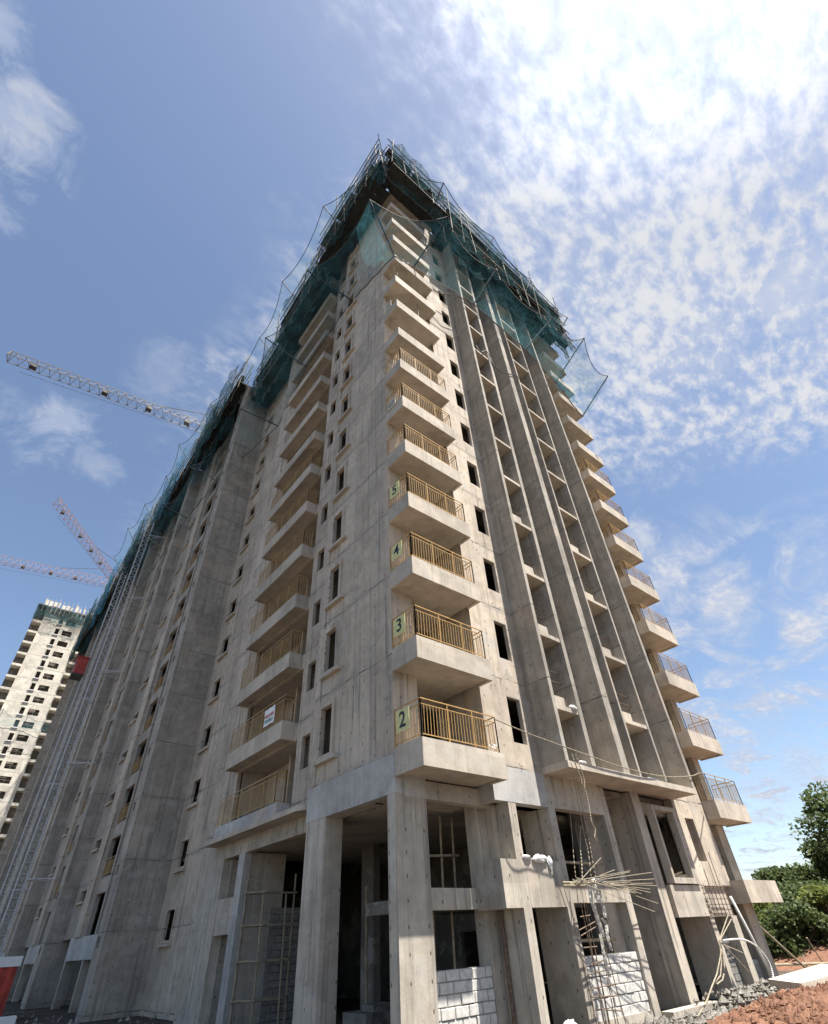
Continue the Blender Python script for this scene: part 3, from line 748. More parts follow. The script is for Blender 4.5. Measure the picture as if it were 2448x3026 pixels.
# ================================================================== catch nets on raking poles
def net_run(lab, tips, bases, mat='net', nsub=8, sag=.9, closed_h=None, grp='catch nets round the upper storeys'):
    t = thing('safety_net', bases[0], lab, 'net', grp)
    for a, b in zip(bases, tips):
        dv = Vector(b) - Vector(a)
        MB().tube((0, 0, 0), dv, .05, 6).build('pole', M['pole'], t, a)
    for i in range(len(tips) - 1):
        t0, t1, b0, b1 = map(Vector, (tips[i], tips[i + 1], bases[i], bases[i + 1])); P = []; edge = []
        L = (t1 - t0).length
        for u in range(nsub + 1):
            f = u / nsub; s_ = sag * L / 6 * 4 * f * (1 - f)
            e = t0.lerp(t1, f) + Vector((0, 0, -s_)) + (b0.lerp(b1, f) - t0.lerp(t1, f)) * (.16 * 4 * f * (1 - f))
            w = b0.lerp(b1, f); row = []
            for v in range(6):
                g_ = v / 5; q = w.lerp(e, g_); q.z -= .55 * 4 * g_ * (1 - g_) + .12 * sin(f * 21 + g_ * 9 + i)
                row.append(q)
            P.append(row); edge.append(e)
        MB().grid(P).build('net_panel', M[mat], t, (0, 0, 0), smooth=True)
        MB().path(edge, .028, 5).build('edge_rope', M['pole'], t, (0, 0, 0))
        MB().path([r[0] for r in P], .028, 5).build('edge_rope', M['pole'], t, (0, 0, 0))
low_t = [(20.3, -4.1, 32.6), (18.2, -4.3, 36.0), (14.11, -3.9, 35.2), (8.14, -3.51, 36), (2.87, -3.83, 36)]
low_b = [(19.4, -1.2, 29.5), (16.8, -1.2, 32.0), (12.54, -1.63, 32.0), (6.96, -1.63, 32.2), (1.64, -1.22, 31.2)]
net_run('sagging teal catch net on raking poles across the upper right face', low_t, low_b, sag=.7)
net_run('teal catch net wrapped round the tower corner under the top balconies', [(2.87, -3.83, 36), (-2.25, -1.7, 34.5), (-2.99, 5.3, 36.0)], [(1.64, -1.22, 31.2), (-.02, -1.25, 30.3), (-.05, 3.57, 32.3)], sag=.6)
net_run('pale blue catch net on raking poles high on the left face', [(-2.99, 5.3, 36.0), (-3.0, 12.03, 36.0), (-1.6, 19.82, 36.0)], [(-.05, 3.57, 32.3), (0.0, 9.95, 32.0), (.9, 16.4, 32.0)])
net_run('torn dark catch net across the first projecting wall of the left face', [(-1.6, 19.82, 36.0), (-2.45, 29.07, 36.0), (-3.07, 36.92, 36.0)], [(.9, 16.4, 32.0), (-.6, 25.9, 32.0), (-1.0, 32.7, 32.0)], 'netthin')
net_run('far blue catch net beside the hoist masts', [(-3.07, 36.92, 36.0), (-3.2, 44, 36), (-3.2, 51.5, 36)], [(-1.0, 32.7, 32.0), (-.9, 41.0, 32.0), (-1.0, 49, 32.0)], 'netthin')
net_run('thin see-through top net flaring out from the roof on the right', [(-1.74, -2.17, 45.0), (3.65, -3.71, 45.0), (9.86, -3.45, 45.0), (15.25, -3.09, 45.0), (19.6, -3.4, 42.5)], [(-.6, -1.9, 41.2), (3.2, -2.1, 41.0), (8.8, -2.1, 40.8), (14.0, -2.1, 40.6), (18.6, -2.0, 39.8)], 'netthin', sag=.5)
net_run('thin see-through top net flaring out from the roof on the left', [(-1.74, -2.17, 45.0), (-2.97, 4.26, 46.5), (-2.74, 12.08, 46.5), (-1.9, 18.6, 46.5), (-2.74, 29.48, 46.5)], [(-.9, -1.9, 41.2), (-1.1, 3.5, 42.5), (-.8, 11.0, 42.3), (-.2, 17.2, 42.3), (-1.2, 28.4, 42.4)], 'netthin', sag=.5)
net_run('small blue nets along the far end of the roof on the left', [(-2.74, 29.48, 46.5), (-3.42, 37.69, 46.5), (-2.9, 43.96, 46.5), (-3.43, 51.08, 46.5), (-3.8, 57.83, 46.5), (-3.6, 66, 46.5)], [(-1.2, 28.4, 42.4), (-1.3, 36.5, 42.4), (-1.2, 43, 42.4), (-1.3, 50, 42.4), (-1.3, 57, 42.4), (-1.3, 65, 42.4)], 'netthin', sag=.6)

# ================================================================== tower cranes
def lattice(L, w, h, nb, r, taper=1.0):
    """triangular jib along +X, apex up"""
    m = MB()
    def pts(i):
        x = L * i / nb; f = 1 - (1 - taper) * i / nb
        return Vector((x, -w / 2 * f, 0)), Vector((x, w / 2 * f, 0)), Vector((x, 0, h * f))
    for i in range(nb):
        a, b = pts(i), pts(i + 1)
        for j in range(3): m.tube(a[j], b[j], r, 5)
        m.tube(a[0], a[1], r * .6, 4); m.tube(a[0], b[1], r * .5, 4)
        mid = [(a[2] + b[2]) / 2] * 1
        for j in (0, 1):
            m.tube(a[j], mid[0], r * .6, 4); m.tube(mid[0], b[j], r * .6, 4)
    e = pts(nb); m.tube(e[0], e[1], r, 4); m.tube(e[1], e[2], r, 4); m.tube(e[0], e[2], r, 4)
    return m
def mast(h, w, r, step):
    m = MB(); c = [(-w / 2, -w / 2), (w / 2, -w / 2), (w / 2, w / 2), (-w / 2, w / 2)]; z = 0; k = 0
    for x, y in c: m.tube((x, y, 0), (x, y, h), r, 5)
    while z < h - step * .5:
        for j in range(4):
            a, b = c[j], c[(j + 1) % 4]
            m.tube((*a, z), (*b, z), r * .6, 4); m.tube((*a, z), (*b, z + step), r * .5, 4)
        z += step
    return m
def crane(lab, tip, root, over, mat, w, h, zbase, nb):
    tip = Vector(tip); root = Vector(root); d = (tip - root).normalized(); piv = root - d * over
    t = thing('tower_crane', (piv.x, piv.y, zbase), lab, 'crane', 'tower cranes behind the tower')
    L = (tip - piv).length
    j = lattice(L, w, h, nb, .045).build('jib', M[mat], t, piv)
    j.rotation_euler = d.to_track_quat('X', 'Z').to_euler()
    c = lattice(14, w, h * .8, 7, .085).build('counter_jib', M[mat], t, piv); c.rotation_euler = (-d).to_track_quat('X', 'Z').to_euler()
    mast(piv.z - zbase, 1.8, .1, 2.2).build('mast', M[mat], t, (piv.x, piv.y, zbase))
    mast(8, 1.2, .08, 1.5).build('apex', M[mat], t, piv)
    MB().box(-.8, .8, -.8, .8, -2.4, -.2).build('cab', M[mat], t, piv + Vector((1.2, 1.2, 0)))
    cw = piv - d * 12.5; MB().box(-.9, .9, -.7, .7, -2.2, .4).build('counterweight', M['conc_plain'], t, cw)
    ap = piv + Vector((0, 0, 8))
    MB().tube(ap, piv + d * L * .55 + Vector((0, 0, h)), .05, 4).tube(ap, piv + d * L * .3 + Vector((0, 0, h)), .05, 4).build('pendant', M['pole'], t, (0, 0, 0))
    MB().tube(piv + d * L * .95 + Vector((0, 0, -1.6)), piv + d * 3 + Vector((0, 0, -.6)), .025, 4).build('hoist_rope', M['pole'], t, (0, 0, 0))
    tr = MB()
    for f in (.93, .72, .58, .45, .25):
        q = piv + d * L * f; tr.box(q.x - .35, q.x + .35, q.y - .35, q.y + .35, q.z - .1, q.z + .45)
    tr.build('trolley', M['dark'], t, (0, 0, 0), kind='stuff')
    return t
crane('yellow lattice crane jib reaching into the sky at upper left', (-23.7, 44.8, 55), (0.1, 41.16, 55), 14, 'craney', 1.3, 1.5, 45.2, 34)
crane('pale pink crane jib slanting up in the middle left sky', (-14.92, 90.94, 70), (1.2, 112.8, 70), 10, 'cranep', 1.5, 2.0, ZG, 24)
crane('pale pink crane jib just above the far tower, nearly level', (-27.5, 121, 70), (-0.1, 116.3, 70), 12, 'cranep', 1.5, 2.0, ZG, 26)

# ================================================================== hoists on the left face
def hoist(lab, x, y, zt):
    t = thing('construction_hoist', (x, y, ZG), lab, 'hoist mast', 'hoist masts on the left face')
    mast(zt - ZG, .6, .04, .8).build('mast', M['steel'], t, (x, y, ZG))
    for z in range(2, int(zt), 9):
        MB().tube((x + .3, y - .3, z), (-.1, y - 1.2, z), .05, 5).tube((x + .3, y + .3, z), (-.1, y + 1.2, z), .05, 5).tube((-.1, y - 1.2, z), (x + .3, y + .3, z), .035, 5).build('tie', M['steel'], t, (0, 0, 0))
    return t
hoist('nearer and taller silver hoist mast climbing the left face', -2.4, 46.3, 40.6)
hoist('farther silver hoist mast climbing the left face', -2.4, 55.0, 37.2)
for dy, lab in ((-.1, 'red hoist cage riding on the farther hoist mast'),):
    t = thing('hoist_cage', (-3.6, 56.2, 22.6), lab, 'hoist cage')
    MB().wall('x', -3.8, -3.7, 54.6, 56.2, 22.6, 24.6, [(55.0, 55.6, 22.9, 24.4)]).wall('y', 54.6, 54.7, -3.7, -2.75, 22.6, 24.6).wall('y', 56.1, 56.2, -3.7, -2.75, 22.6, 24.6).build('cabin', M['red'], t, (0, 0, 0))
    MB().box(-3.9, -2.7, 54.5, 56.3, 22.4, 22.6).build('floor', M['dark'], t, (0, 0, 0))
    MB().box(-3.9, -2.7, 54.5, 56.3, 24.6, 24.7).build('roof', M['red'], t, (0, 0, 0))
t = thing('site_hut', (-5.5, 28, ZG), 'red steel hut at the foot of the left face by the photo edge', 'site hut')
MB().box(-8.6, -3.5, 26.4, 31, ZG, -3.35).build('cabin', M['red'], t, (0, 0, 0))
rb = MB()
for i in range(12): rb.box(-8.5 + i * .42, -8.3 + i * .42, 26.34, 26.4, ZG, -3.4)
rb.build('ribs', M['red'], t, (0, 0, 0), kind='stuff')
MB().box(-8.7, -3.4, 26.3, 31.1, -3.35, -3.15).build('roof', M['red'], t, (0, 0, 0))
MB().box(-4.4, -3.42, 26.28, 26.34, -3.5, -3.1).build('sign_plate', M['white'], t, (0, 0, 0))
b = MB().box(-9.5, -3.87, 20.0, 20.5, ZG, -5.06)
o = b.build('site_barrier', 'white'); tag(o, 'low white barrier in the bottom left corner', 'barrier')

# ================================================================== far tower
F2 = thing('apartment_tower', (-2, 137, ZG), 'distant sunlit cream apartment tower behind the left face', 'building')
yb = 137.0; ZT = 71.0; kk = range(-2, 23)
hs = [(-4.85, -4.0, 1.1 + 3 * k, 2.7 + 3 * k) for k in kk] + [(-3.25, -1.05, 1.2 + 3 * k, 2.64 + 3 * k) for k in kk]
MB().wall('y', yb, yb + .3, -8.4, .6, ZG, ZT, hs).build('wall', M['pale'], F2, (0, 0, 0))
MB().wall('y', yb + 1.9, yb + 2.1, -10.4, 9, ZG, ZT).build('room_wall', M['inner_shaded'], F2, (0, 0, 0))
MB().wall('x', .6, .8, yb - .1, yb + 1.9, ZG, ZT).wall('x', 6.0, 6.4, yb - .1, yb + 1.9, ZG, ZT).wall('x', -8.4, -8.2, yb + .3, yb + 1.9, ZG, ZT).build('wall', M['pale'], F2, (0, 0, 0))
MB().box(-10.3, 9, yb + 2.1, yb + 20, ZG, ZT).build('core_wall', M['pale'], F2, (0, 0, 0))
nw = MB().box(-4.95, -4.85, yb - .12, yb, 1.0, 2.8).box(-4.0, -3.9, yb - .12, yb, 1.0, 2.8).box(-4.85, -4.0, yb - .12, yb, 2.7, 2.8).build('window', M['pale'], F2, (0, 0, -6))
MB().box(-5.1, -3.8, yb - .25, yb, .88, 1.0).build('sill', M['white'], nw, (0, 0, -6))
ww = MB().box(-3.2, -1.1, yb + .12, yb + .2, 1.88, 1.94).box(-2.2, -2.14, yb + .12, yb + .2, 1.2, 1.88).build('window', M['inner_shaded'], F2, (0, 0, -6))
bb = MB().box(.8, 6.0, yb - .7, yb + 1.9, -.05, .5).build('balcony', M['pale'], F2, (0, 0, -6))
MB().box(2.2, 6.0, yb - .62, yb - .58, .5, 1.5).build('railing', M['paint'], bb, (0, 0, -6))
b2 = MB().box(-10.4, -8.4, yb - .5, yb + 1.9, -.05, .5).build('balcony', M['pale'], F2, (0, 0, -6))
for k in range(-1, 23):
    dup(nw, F2, (0, 0, 3 * k)); dup(b2, F2, (0, 0, 3 * k))
    if k % 4: dup(ww, F2, (0, 0, 3 * k))
    c = bb.copy(); COL.objects.link(c); place(c, F2, (0, 0, 3 * k))
    if k % 5 in (0, 1, 3) and k < 16: dup(bb.children[0], c, (0, 0, 3 * k))
t = thing('scaffolding', (-10, 136, 68), 'white shuttering and grey-green nets crowning the distant tower', 'scaffolding')
sheet((-10.8, yb - 1.0), (7, yb - 1.0), 66.5, 70.6, (0, -1), .25, .5, 40, 6, seed=55).build('shade_net', M['shade'], t, (0, 0, 0))
fm = MB(); r = random.Random(9)
for i in range(17):
    x = -9.6 + i * 1.0
    fm.box(x, x + r.choice((.5, .8, .9)), yb - .6 + r.uniform(-.2, .2), yb - .45 + r.uniform(.25, .4), 71.0 + r.uniform(0, .2), 72.6 + r.uniform(-.5, .5))
    fm.tube((x, yb - 1, 69), (x + .2, yb - 1, 73.4 + r.uniform(-.5, .5)), .04, 4)
fm.build('shuttering', M['pale'], t, (0, 0, 0), kind='stuff')
MB().box(-10.6, 8, yb - .9, yb + 15, 70.6, 71.0).build('deck', M['dark'], t, (0, 0, 0))
net_run('grey-green catch net hung round the middle of the distant tower', [(-13, 134.5, 43.5), (-8, 134.2, 42.8), (-3, 134.3, 42.4), (2, 134.2, 42.6), (6, 134.2, 43)], [(-10.5, 136.8, 40), (-8, 136.8, 40), (-3, 136.8, 40), (2, 136.3, 40), (6, 136.3, 40)], 'netthin')

# ================================================================== ropes, rebar, pipes
def cable(name, lab, cat, pts, r, mat, grp=None):
    m = MB(); P_ = [Vector(p) for p in pts]; Q = []
    for i in range(len(P_) - 1):
        p0 = P_[max(i - 1, 0)]; p1 = P_[i]; p2 = P_[i + 1]; p3 = P_[min(i + 2, len(P_) - 1)]
        for s_ in range(5):
            t = s_ / 5; Q.append(.5 * ((2 * p1) + (p2 - p0) * t + (2 * p0 - 5 * p1 + 4 * p2 - p3) * t * t + (3 * p1 - p0 - 3 * p2 + p3) * t ** 3))
    Q.append(P_[-1])
    o = m.path(Q, r, 6).build(name, mat, smooth=True); tag(o, lab, cat, grp); return o
cable('slack_cable', 'grey cable sagging from the number 2 balcony across the fins to the far balcony', 'cable',
      [(3.04, -1.16, 1.74), (3.8, -1.72, 1.28), (4.64, -1.74, 1.2), (5.64, -1.76, 1.11), (7.06, -1.76, 1.01), (8.5, -1.74, .92), (10.5, -1.72, .90), (12.4, -1.66, 1.02), (14.2, -1.66, 1.27), (15.4, -1.5, 1.55), (16.7, -1.15, 1.75)], .018, 'rope')
cable('hanging_rope', 'yellowish rope with frayed end dangling from the canopy', 'rope', [(5.85, -1.75, .95), (5.95, -1.75, .55), (6.04, -1.75, .25), (6.03, -1.75, .07), (6.11, -1.75, -.05), (6.13, -1.75, -.41), (6.1, -1.75, -.67), (6.05, -1.75, -.97), (6.14, -1.75, -1.17), (6.02, -1.75, -1.38), (6.11, -1.75, -1.47)], .016, 'rope')
cable('hanging_rope', 'short doubled cord looped over the canopy edge', 'rope', [(6.05, -1.74, 1.02), (6.15, -1.75, .55), (6.2, -1.75, .28), (6.14, -1.76, .05), (6.08, -1.75, -.05)], .013, 'rope')
for i, (pts, lab) in enumerate((([(6.3, -.9, -.45), (6.23, -.9, -.85), (6.0, -.9, -1.73), (5.87, -.9, -2.3)], 'thin string leftmost in the upper opening above the rebar'),
            ([(6.78, -1.0, .5), (6.64, -1.0, -1.12), (6.65, -1.0, -1.61), (6.49, -1.0, -2.3)], 'thin string leading down to the rebar knot'),
            ([(6.93, -1.0, .5), (6.85, -1.0, -1.02), (6.78, -1.0, -1.72), (6.73, -1.0, -2.31)], 'thin string rightmost in the upper opening above the rebar'),
            ([(6.68, -.9, -.94), (6.43, -.9, -1.49), (6.32, -.9, -1.94), (6.16, -.9, -2.37)], 'crooked pale stick standing in the upper opening'))):
    cable('hanging_string', lab, 'string', pts, .011 if i < 3 else .018, 'rope', 'strings above the rebar bundle')
hub = Vector((6.52, -1.0, -2.40))
t = thing('rebar_bundle', hub, 'splayed bundle of pale rebar tied across the beam with strips hanging below', 'rebar')
r = random.Random(5)
for tip in ((8.02, -2.05), (7.82, -2.15), (8.78, -2.1), (9.71, -2.12), (9.44, -2.32), (9.9, -2.4), (9.09, -2.52), (9.85, -2.55), (9.28, -2.67), (8.91, -2.69), (9.32, -2.96), (8.93, -3.17), (7.13, -1.78), (8.4, -2.62), (8.0, -2.5), (7.8, -2.72), (8.6, -2.38)):
    a = hub + Vector((r.uniform(-1.3, .1) if tip[0] > 8 else -.9, r.uniform(-.1, .1), 0)); a.z = hub.z - (tip[1] - hub.z) * .12 + r.uniform(-.05, .05)
    MB().tube(a - hub, Vector((tip[0], -1.05 + r.uniform(-.5, .2), tip[1])) - hub, .010, 5).build('rod', M['rope'], t, hub)
for z in (-2.42, -2.49): MB().tube((5.22 - hub.x, .1, z - hub.z), (6.6 - hub.x, 0, z - hub.z), .03, 6).build('rod', M['bamboo'], t, hub)
rg = MB()
def strip(pts, w, seed):
    rr = random.Random(seed); P_ = []
    pts2 = []
    for a, b in zip(pts[:-1], pts[1:]):
        for s_ in range(4): pts2.append(Vector(a).lerp(Vector(b), s_ / 4))
    pts2.append(Vector(pts[-1]))
    for p in pts2:
        row = []
        for j in range(4):
            row.append(p + Vector(((j / 3 - .5) * w * rr.uniform(.85, 1.1), rr.uniform(-.012, .012) - .05 * (j % 2), rr.uniform(-.02, .02))) - hub)
        P_.append(row)
    return P_
for pts, w in (([(6.27, -1.0, -2.36), (6.22, -1.0, -2.86), (6.28, -1.0, -3.08), (6.34, -1.0, -3.32), (6.39, -1.0, -3.55), (6.42, -1.0, -3.67)], .13), ([(6.63, -1.05, -2.36), (6.63, -1.05, -2.83), (6.66, -1.05, -3.11), (6.64, -1.05, -3.25)], .10), ([(6.45, -1.05, -3.25), (6.6, -1.05, -3.41), (6.55, -1.05, -3.6), (6.54, -1.05, -3.78), (6.57, -1.05, -3.97)], .09), ([(6.3, -1, -3.6), (6.26, -1.0, -3.99), (6.26, -1.0, -4.19), (6.27, -1.0, -4.39), (6.32, -1.0, -4.51)], .08), ([(6.5, -1.03, -2.36), (6.45, -1.06, -2.6), (6.5, -1.05, -2.9)], .2)):
    MB().grid(strip(pts, w, 3)).build('cloth_strip', M['rag'], t, hub)
MB().grid(strip([(6.35, -1.12, -2.36), (6.5, -1.15, -2.33), (6.75, -1.12, -2.4)], .22, 8)).build('knot', M['cloth'], t, hub)
# rebar cage standing below it
t = thing('rebar_cage', (5.9, -.9, ZG), 'thin rusty rebar cage standing in front of the right block infill', 'rebar')
for (x0, z0, x1) in ((5.35, -2.85, 5.45), (5.82, -2.87, 5.65), (5.98, -2.88, 5.8), (6.15, -2.88, 5.94), (6.23, -3.16, 6.1), (6.35, -3.3, 6.23), (6.5, -3.6, 6.4), (6.62, -3.9, 6.63)):
    MB().tube((x1 - 5.9, r.uniform(-.1, .1), .05), (x0 - 5.9, r.uniform(-.15, .1), z0 - ZG), .013, 5).build('bar', M['rust'], t, (5.9, -.9, ZG))
for (x0, z0, x1, z1) in ((5.59, -3.21, 6.07, -3.18), (5.41, -3.5, 6.24, -3.33), (5.45, -3.62, 6.2, -3.45), (5.45, -3.87, 6.07, -3.87), (5.63, -4.23, 6.25, -4.17), (5.40, -4.41, 6.31, -4.37), (5.38, -4.7, 6.6, -4.67), (5.39, -4.84, 6.51, -4.91), (5.5, -5.08, 6.6, -5.21)):
    MB().tube((x0 - 5.9, -.08, z0 - ZG), (x1 - 5.9, -.08, z1 - ZG), .016, 5).build('stirrup', M['rust'], t, (5.9, -.9, ZG))
for lab, pts in (('horizontal timber pole across the lower right opening', ((6.0, -.15, -3.73), (8.3, -.15, -3.76))), ('horizontal timber pole across the upper right opening', ((6.1, -.1, -1.8), (8.6, -.1, -1.8)))):
    o = MB().tube(*pts, .04, 7).build('timber_pole', 'wood'); tag(o, lab, 'pole', 'poles in the openings')
# props and grey wall inside the openings
t = thing('prop_frame', (8.0, .3, ZG), 'dark rusty prop frame behind the lower right opening', 'prop')
for a, b in (((7.75, .2, -3.1), (7.95, .2, -4.0)), ((7.95, .2, -4.0), (8.1, .2, -5.3)), ((7.0, .3, -2.9), (7.0, .3, -5.4))):
    MB().tube(a, b, .03, 6).build('prop', M['pole'], t, (0, 0, 0))
for lab, xs, yb_, z0, z1 in (('prop frame standing behind the left block infill', (1.9, 2.3, 3.0), 1.5, ZG, -2.9), ('prop frame standing on the upper slab behind the corner opening', (2.2, 2.9, 3.4), 1.6, -2.6, -.5)):
    t = thing('prop_frame', (xs[0], yb_, z0), lab, 'prop')
    for x in xs: MB().tube((x, yb_, z0), (x + .08, yb_, z1), .035, 6).build('prop', M['wood'], t, (0, 0, 0))
    MB().tube((xs[0] - .4, yb_ - .05, z0 + 1.0), (xs[-1] + .2, yb_ - .05, z0 + 1.08), .035, 6).build('cross_bar', M['wood'], t, (0, 0, 0))
# bamboo frame in the left bay
t = thing('working_platform', (1.5, 9.6, ZG), 'tied bamboo working frame in the dark left ground-floor bay', 'scaffolding')
for a, b in (((.50, 9.6, ZG), (.5, 9.6, -1.45)), ((2.46, 9.6, ZG), (2.45, 9.6, -1.2)), ((.97, 9.0, ZG), (.95, 9.1, -1.9)), ((1.9, 9.0, ZG), (1.85, 9.1, -1.9))): MB().tube(a, b, .032, 6).build('upright', M['bamboo'], t, (0, 0, 0))
for z in (-1.86, -2.82, -3.8, -4.8):
    MB().tube((.42, 9.56, z), (2.55, 9.56, z + .05), .03, 6).build('rail', M['bamboo'], t, (0, 0, 0)); MB().tube((.9, 9.05, z + .02), (2.1, 9.05, z), .03, 6).build('rail', M['bamboo'], t, (0, 0, 0))
    MB().tube((.48, 9.7, z + .04), (.97, 8.9, z + .02), .03, 6).build('rail', M['bamboo'], t, (0, 0, 0))
w = thing('block_wall', (2.6, 9.9, ZG), 'unfinished grey block wall in the shade of the left ground-floor bay', 'wall')
z = ZG; rr = 0
while z < -2.3:
    x = 1.7 - (.2 if rr % 2 else 0)
    while x < 3.3:
        MB().box(max(x, 1.7), min(x + .38, 3.3), 9.95 + r.uniform(-.02, .02), 10.1, z, z + .19).build('block', M['darkblock'], w, (0, 0, 0)); x += .4
    z += .21; rr += 1
o = MB().tube((3.5, 6.25, ZG), (3.5, 6.3, -1.9), .04, 6).build('timber_prop', 'wood'); tag(o, 'single pale prop standing in the dark lobby between the two front columns', 'prop')
o = MB().box(2.2, 3.6, 4.4, 5.6, ZG, -5.05).box(2.6, 3.4, 4.6, 5.2, -5.05, -4.9).build('sack_pile', 'rubble'); tag(o, 'grey heap of sacks on the lobby floor', 'sacks')
# right end: pipes, mesh, bundle
o = MB().tube((14.35, -1.4, -2.80), (15.58, -1.4, ZG), .05, 8).build('drain_pipe', 'pvc', smooth=True); tag(o, 'straight pale plastic pipe leaning at the right end of the tower', 'pipe')
cable('plastic_pipe', 'thin pale plastic pipe bent in an arch at the right end', 'pipe', [(12.18, -1.6, -3.99), (13.39, -1.6, -4.0), (14.1, -1.6, -4.1), (14.65, -1.6, -4.3), (15.01, -1.6, -4.62), (15.04, -1.6, -4.9), (14.88, -1.6, -5.18), (14.5, -1.6, -5.6)], .03, 'pvc')
t = thing('cable_bundle', (12.56, -1.3, -4.1), 'pale bundle of cables drooping to the ground at the right end', 'cables')
for pts in (((12.6, -1.3, -4.0), (12.56, -1.3, -4.18), (12.26, -1.3, -4.41), (11.65, -1.3, -4.8), (11.07, -1.3, -5.06), (10.39, -1.3, -5.39), (9.73, -1.3, -5.6)), ((12.56, -1.32, -4.1), (12.43, -1.32, -4.42), (12.23, -1.32, -4.73), (11.86, -1.32, -4.95), (11.39, -1.32, -5.02)), ((12.56, -1.28, -4.1), (12.3, -1.28, -4.5), (11.9, -1.28, -4.85), (11.3, -1.28, -5.0))):
    MB().path([Vector(p) for p in pts], .022, 6).build('cable', M['rope'], t, (0, 0, 0))
for a, b in (((12.6, -1.3, -4.0), (14.24, -1.2, -3.45)), ((12.6, -1.28, -4.0), (14.05, -1.2, -3.35)), ((12.9, -1.2, -4.06), (14.18, -1.2, -4.91)), ((12.7, -1.2, -4.05), (14.19, -1.2, -4.39))): MB().tube(a, b, .016, 5).build('cable', M['rope'], t, (0, 0, 0))
t = thing('rebar_mesh', (14.6, -.75, -3.3), 'dark square rebar mesh leaning on the wall under the right-hand window', 'rebar')
for i in range(6):
    z = -2.48 - i * .165; MB().tube((13.72, -.72, z), (15.7, -.72, z - .01), .016, 5).build('bar', M['rust'], t, (0, 0, 0))
for i in range(7):
    x = 13.78 + i * .30; MB().tube((x, -.75, -3.32), (x + .02, -.75, -2.42 + (r.uniform(.2, 1.4) if i in (2, 4, 5) else .03)), .014, 5).build('bar', M['rust'], t, (0, 0, 0))
# ---- cloths and bags
def rag(name, lab, cat, c, sx, sy, sz, mat, seed):
    rr = random.Random(seed); m = MB(); nu, nv = 9, 7; P_ = []
    for i in range(nu + 1):
        a = 2 * pi * i / nu; row = []
        for j in range(nv + 1):
            b_ = pi * j / nv; q = .75 + .45 * rr.random()
            if i == nu: row.append(P_[0][j]); continue
            row.append((c[0] + sx * q * sin(b_) * cos(a), c[1] + sy * q * sin(b_) * sin(a), c[2] + sz * q * cos(b_)))
        P_.append(row)
    o = m.grid(P_).build(name, mat); tag(o, lab, cat); return o
rag('crumpled_sheet', 'white crumpled sheet draped over the parapet right of the corner bay', 'cloth', (4.75, -.60, -1.82), .36, .10, .10, 'cloth', 1)
rag('crumpled_sheet', 'small white rag at the left end of the same parapet', 'cloth', (4.2, -.56, -1.80), .18, .1, .06, 'cloth', 2)
rag('crumpled_sheet', 'white corner of cloth hanging down the parapet front', 'cloth', (5.16, -.63, -1.93), .09, .05, .17, 'cloth', 3)
rag('cement_bag', 'pale crumpled bag stuck on the beam beside the second pier', 'bag', (3.55, .36, -2.44), .20, .14, .13, 'rag', 4)
rag('crumpled_bag', 'white bag lying on the lowest shaft shelf', 'bag', (6.88, -1.57, 2.72), .22, .08, .08, 'cloth', 5)
rag('crumpled_bag', 'white scrap lying on the canopy edge between the fins', 'bag', (6.6, -1.6, .82), .22, .06, .05, 'cloth', 6)
rag('crumpled_bag', 'white plastic bag on the floor of the number 2 balcony behind the railing', 'bag', (2.9, -1.05, .88), .18, .08, .13, 'cloth', 7)
rag('crumpled_sheet', 'white torn sack on the rubble below the left block infill', 'sack', (4.05, -1.2, -5.3), .3, .2, .16, 'cloth', 8)
o = MB().box(10.55, 11.25, -1.66, -1.45, .775, .81).build('timber_offcut', 'white'); tag(o, 'pale timber offcut lying on the canopy edge before the fourth fin', 'timber')
t = thing('timber_stack', (12.4, -.6, -2.18), 'loose timbers lying on the sill of the big framed opening', 'timber')
MB().bar((11.95, -.65, -2.13), (13.0, -.55, -1.98), .06).build('plank', M['wood'], t, (0, 0, 0)); MB().bar((12.0, -.5, -2.14), (13.2, -.6, -2.10), .08).build('plank', M['wood'], t, (0, 0, 0))
# ================================================================== foreground: soil, rubble, slab
rr = random.Random(11)
P_ = []
for i in range(71):
    row = []
    for j in range(41):
        u = i / 70; v = j / 40; x = 7.2 + 18 * u; y = -7.2 + 5.4 * v
        hgt = .50 * min(1, max(0, (x - 7.6) / 3.2)) * max(0, sin(pi * v)) ** .7 * (1 + .25 * sin(x * 1.7) * cos(y * 2.1))
        hgt += rr.uniform(-.05, .05) * (hgt > .02) + .05 * sin(x * 7 + y * 5) * sin(y * 9) * (hgt > .05)
        row.append((x, y, ZG - .05 + hgt))
    P_.append(row)
o = MB().grid(P_).build('soil_heap', 'soil'); o['kind'] = 'stuff'
clod = MB()
for i in range(2200):
    x = rr.uniform(8.5, 18); y = rr.uniform(-6.2, -2.6); s_ = rr.choice((.015, .02, .03, .04, .09)) * rr.uniform(.7, 1.4)
    v = (y + 7.2) / 5.4; hgt = .5 * min(1, max(0, (x - 7.6) / 3.2)) * max(0, sin(pi * v)) ** .7
    c = Vector((x, y, ZG - .04 + hgt)); a = len(clod.v)
    for dx_, dy_, dz_ in ((1, 0, 0), (-1, 0, 0), (0, 1, 0), (0, -1, 0), (0, 0, 1), (0, 0, -1)): clod.v.append(tuple(c + Vector((dx_, dy_, dz_)) * s_ * rr.uniform(.6, 1.3)))
    clod.f += [(a, a + 2, a + 4), (a + 2, a + 1, a + 4), (a + 1, a + 3, a + 4), (a + 3, a, a + 4), (a + 2, a, a + 5), (a + 1, a + 2, a + 5), (a + 3, a + 1, a + 5), (a, a + 3, a + 5)]
o = clod.build('soil_clods', 'soil'); o['kind'] = 'stuff'
rub = MB()
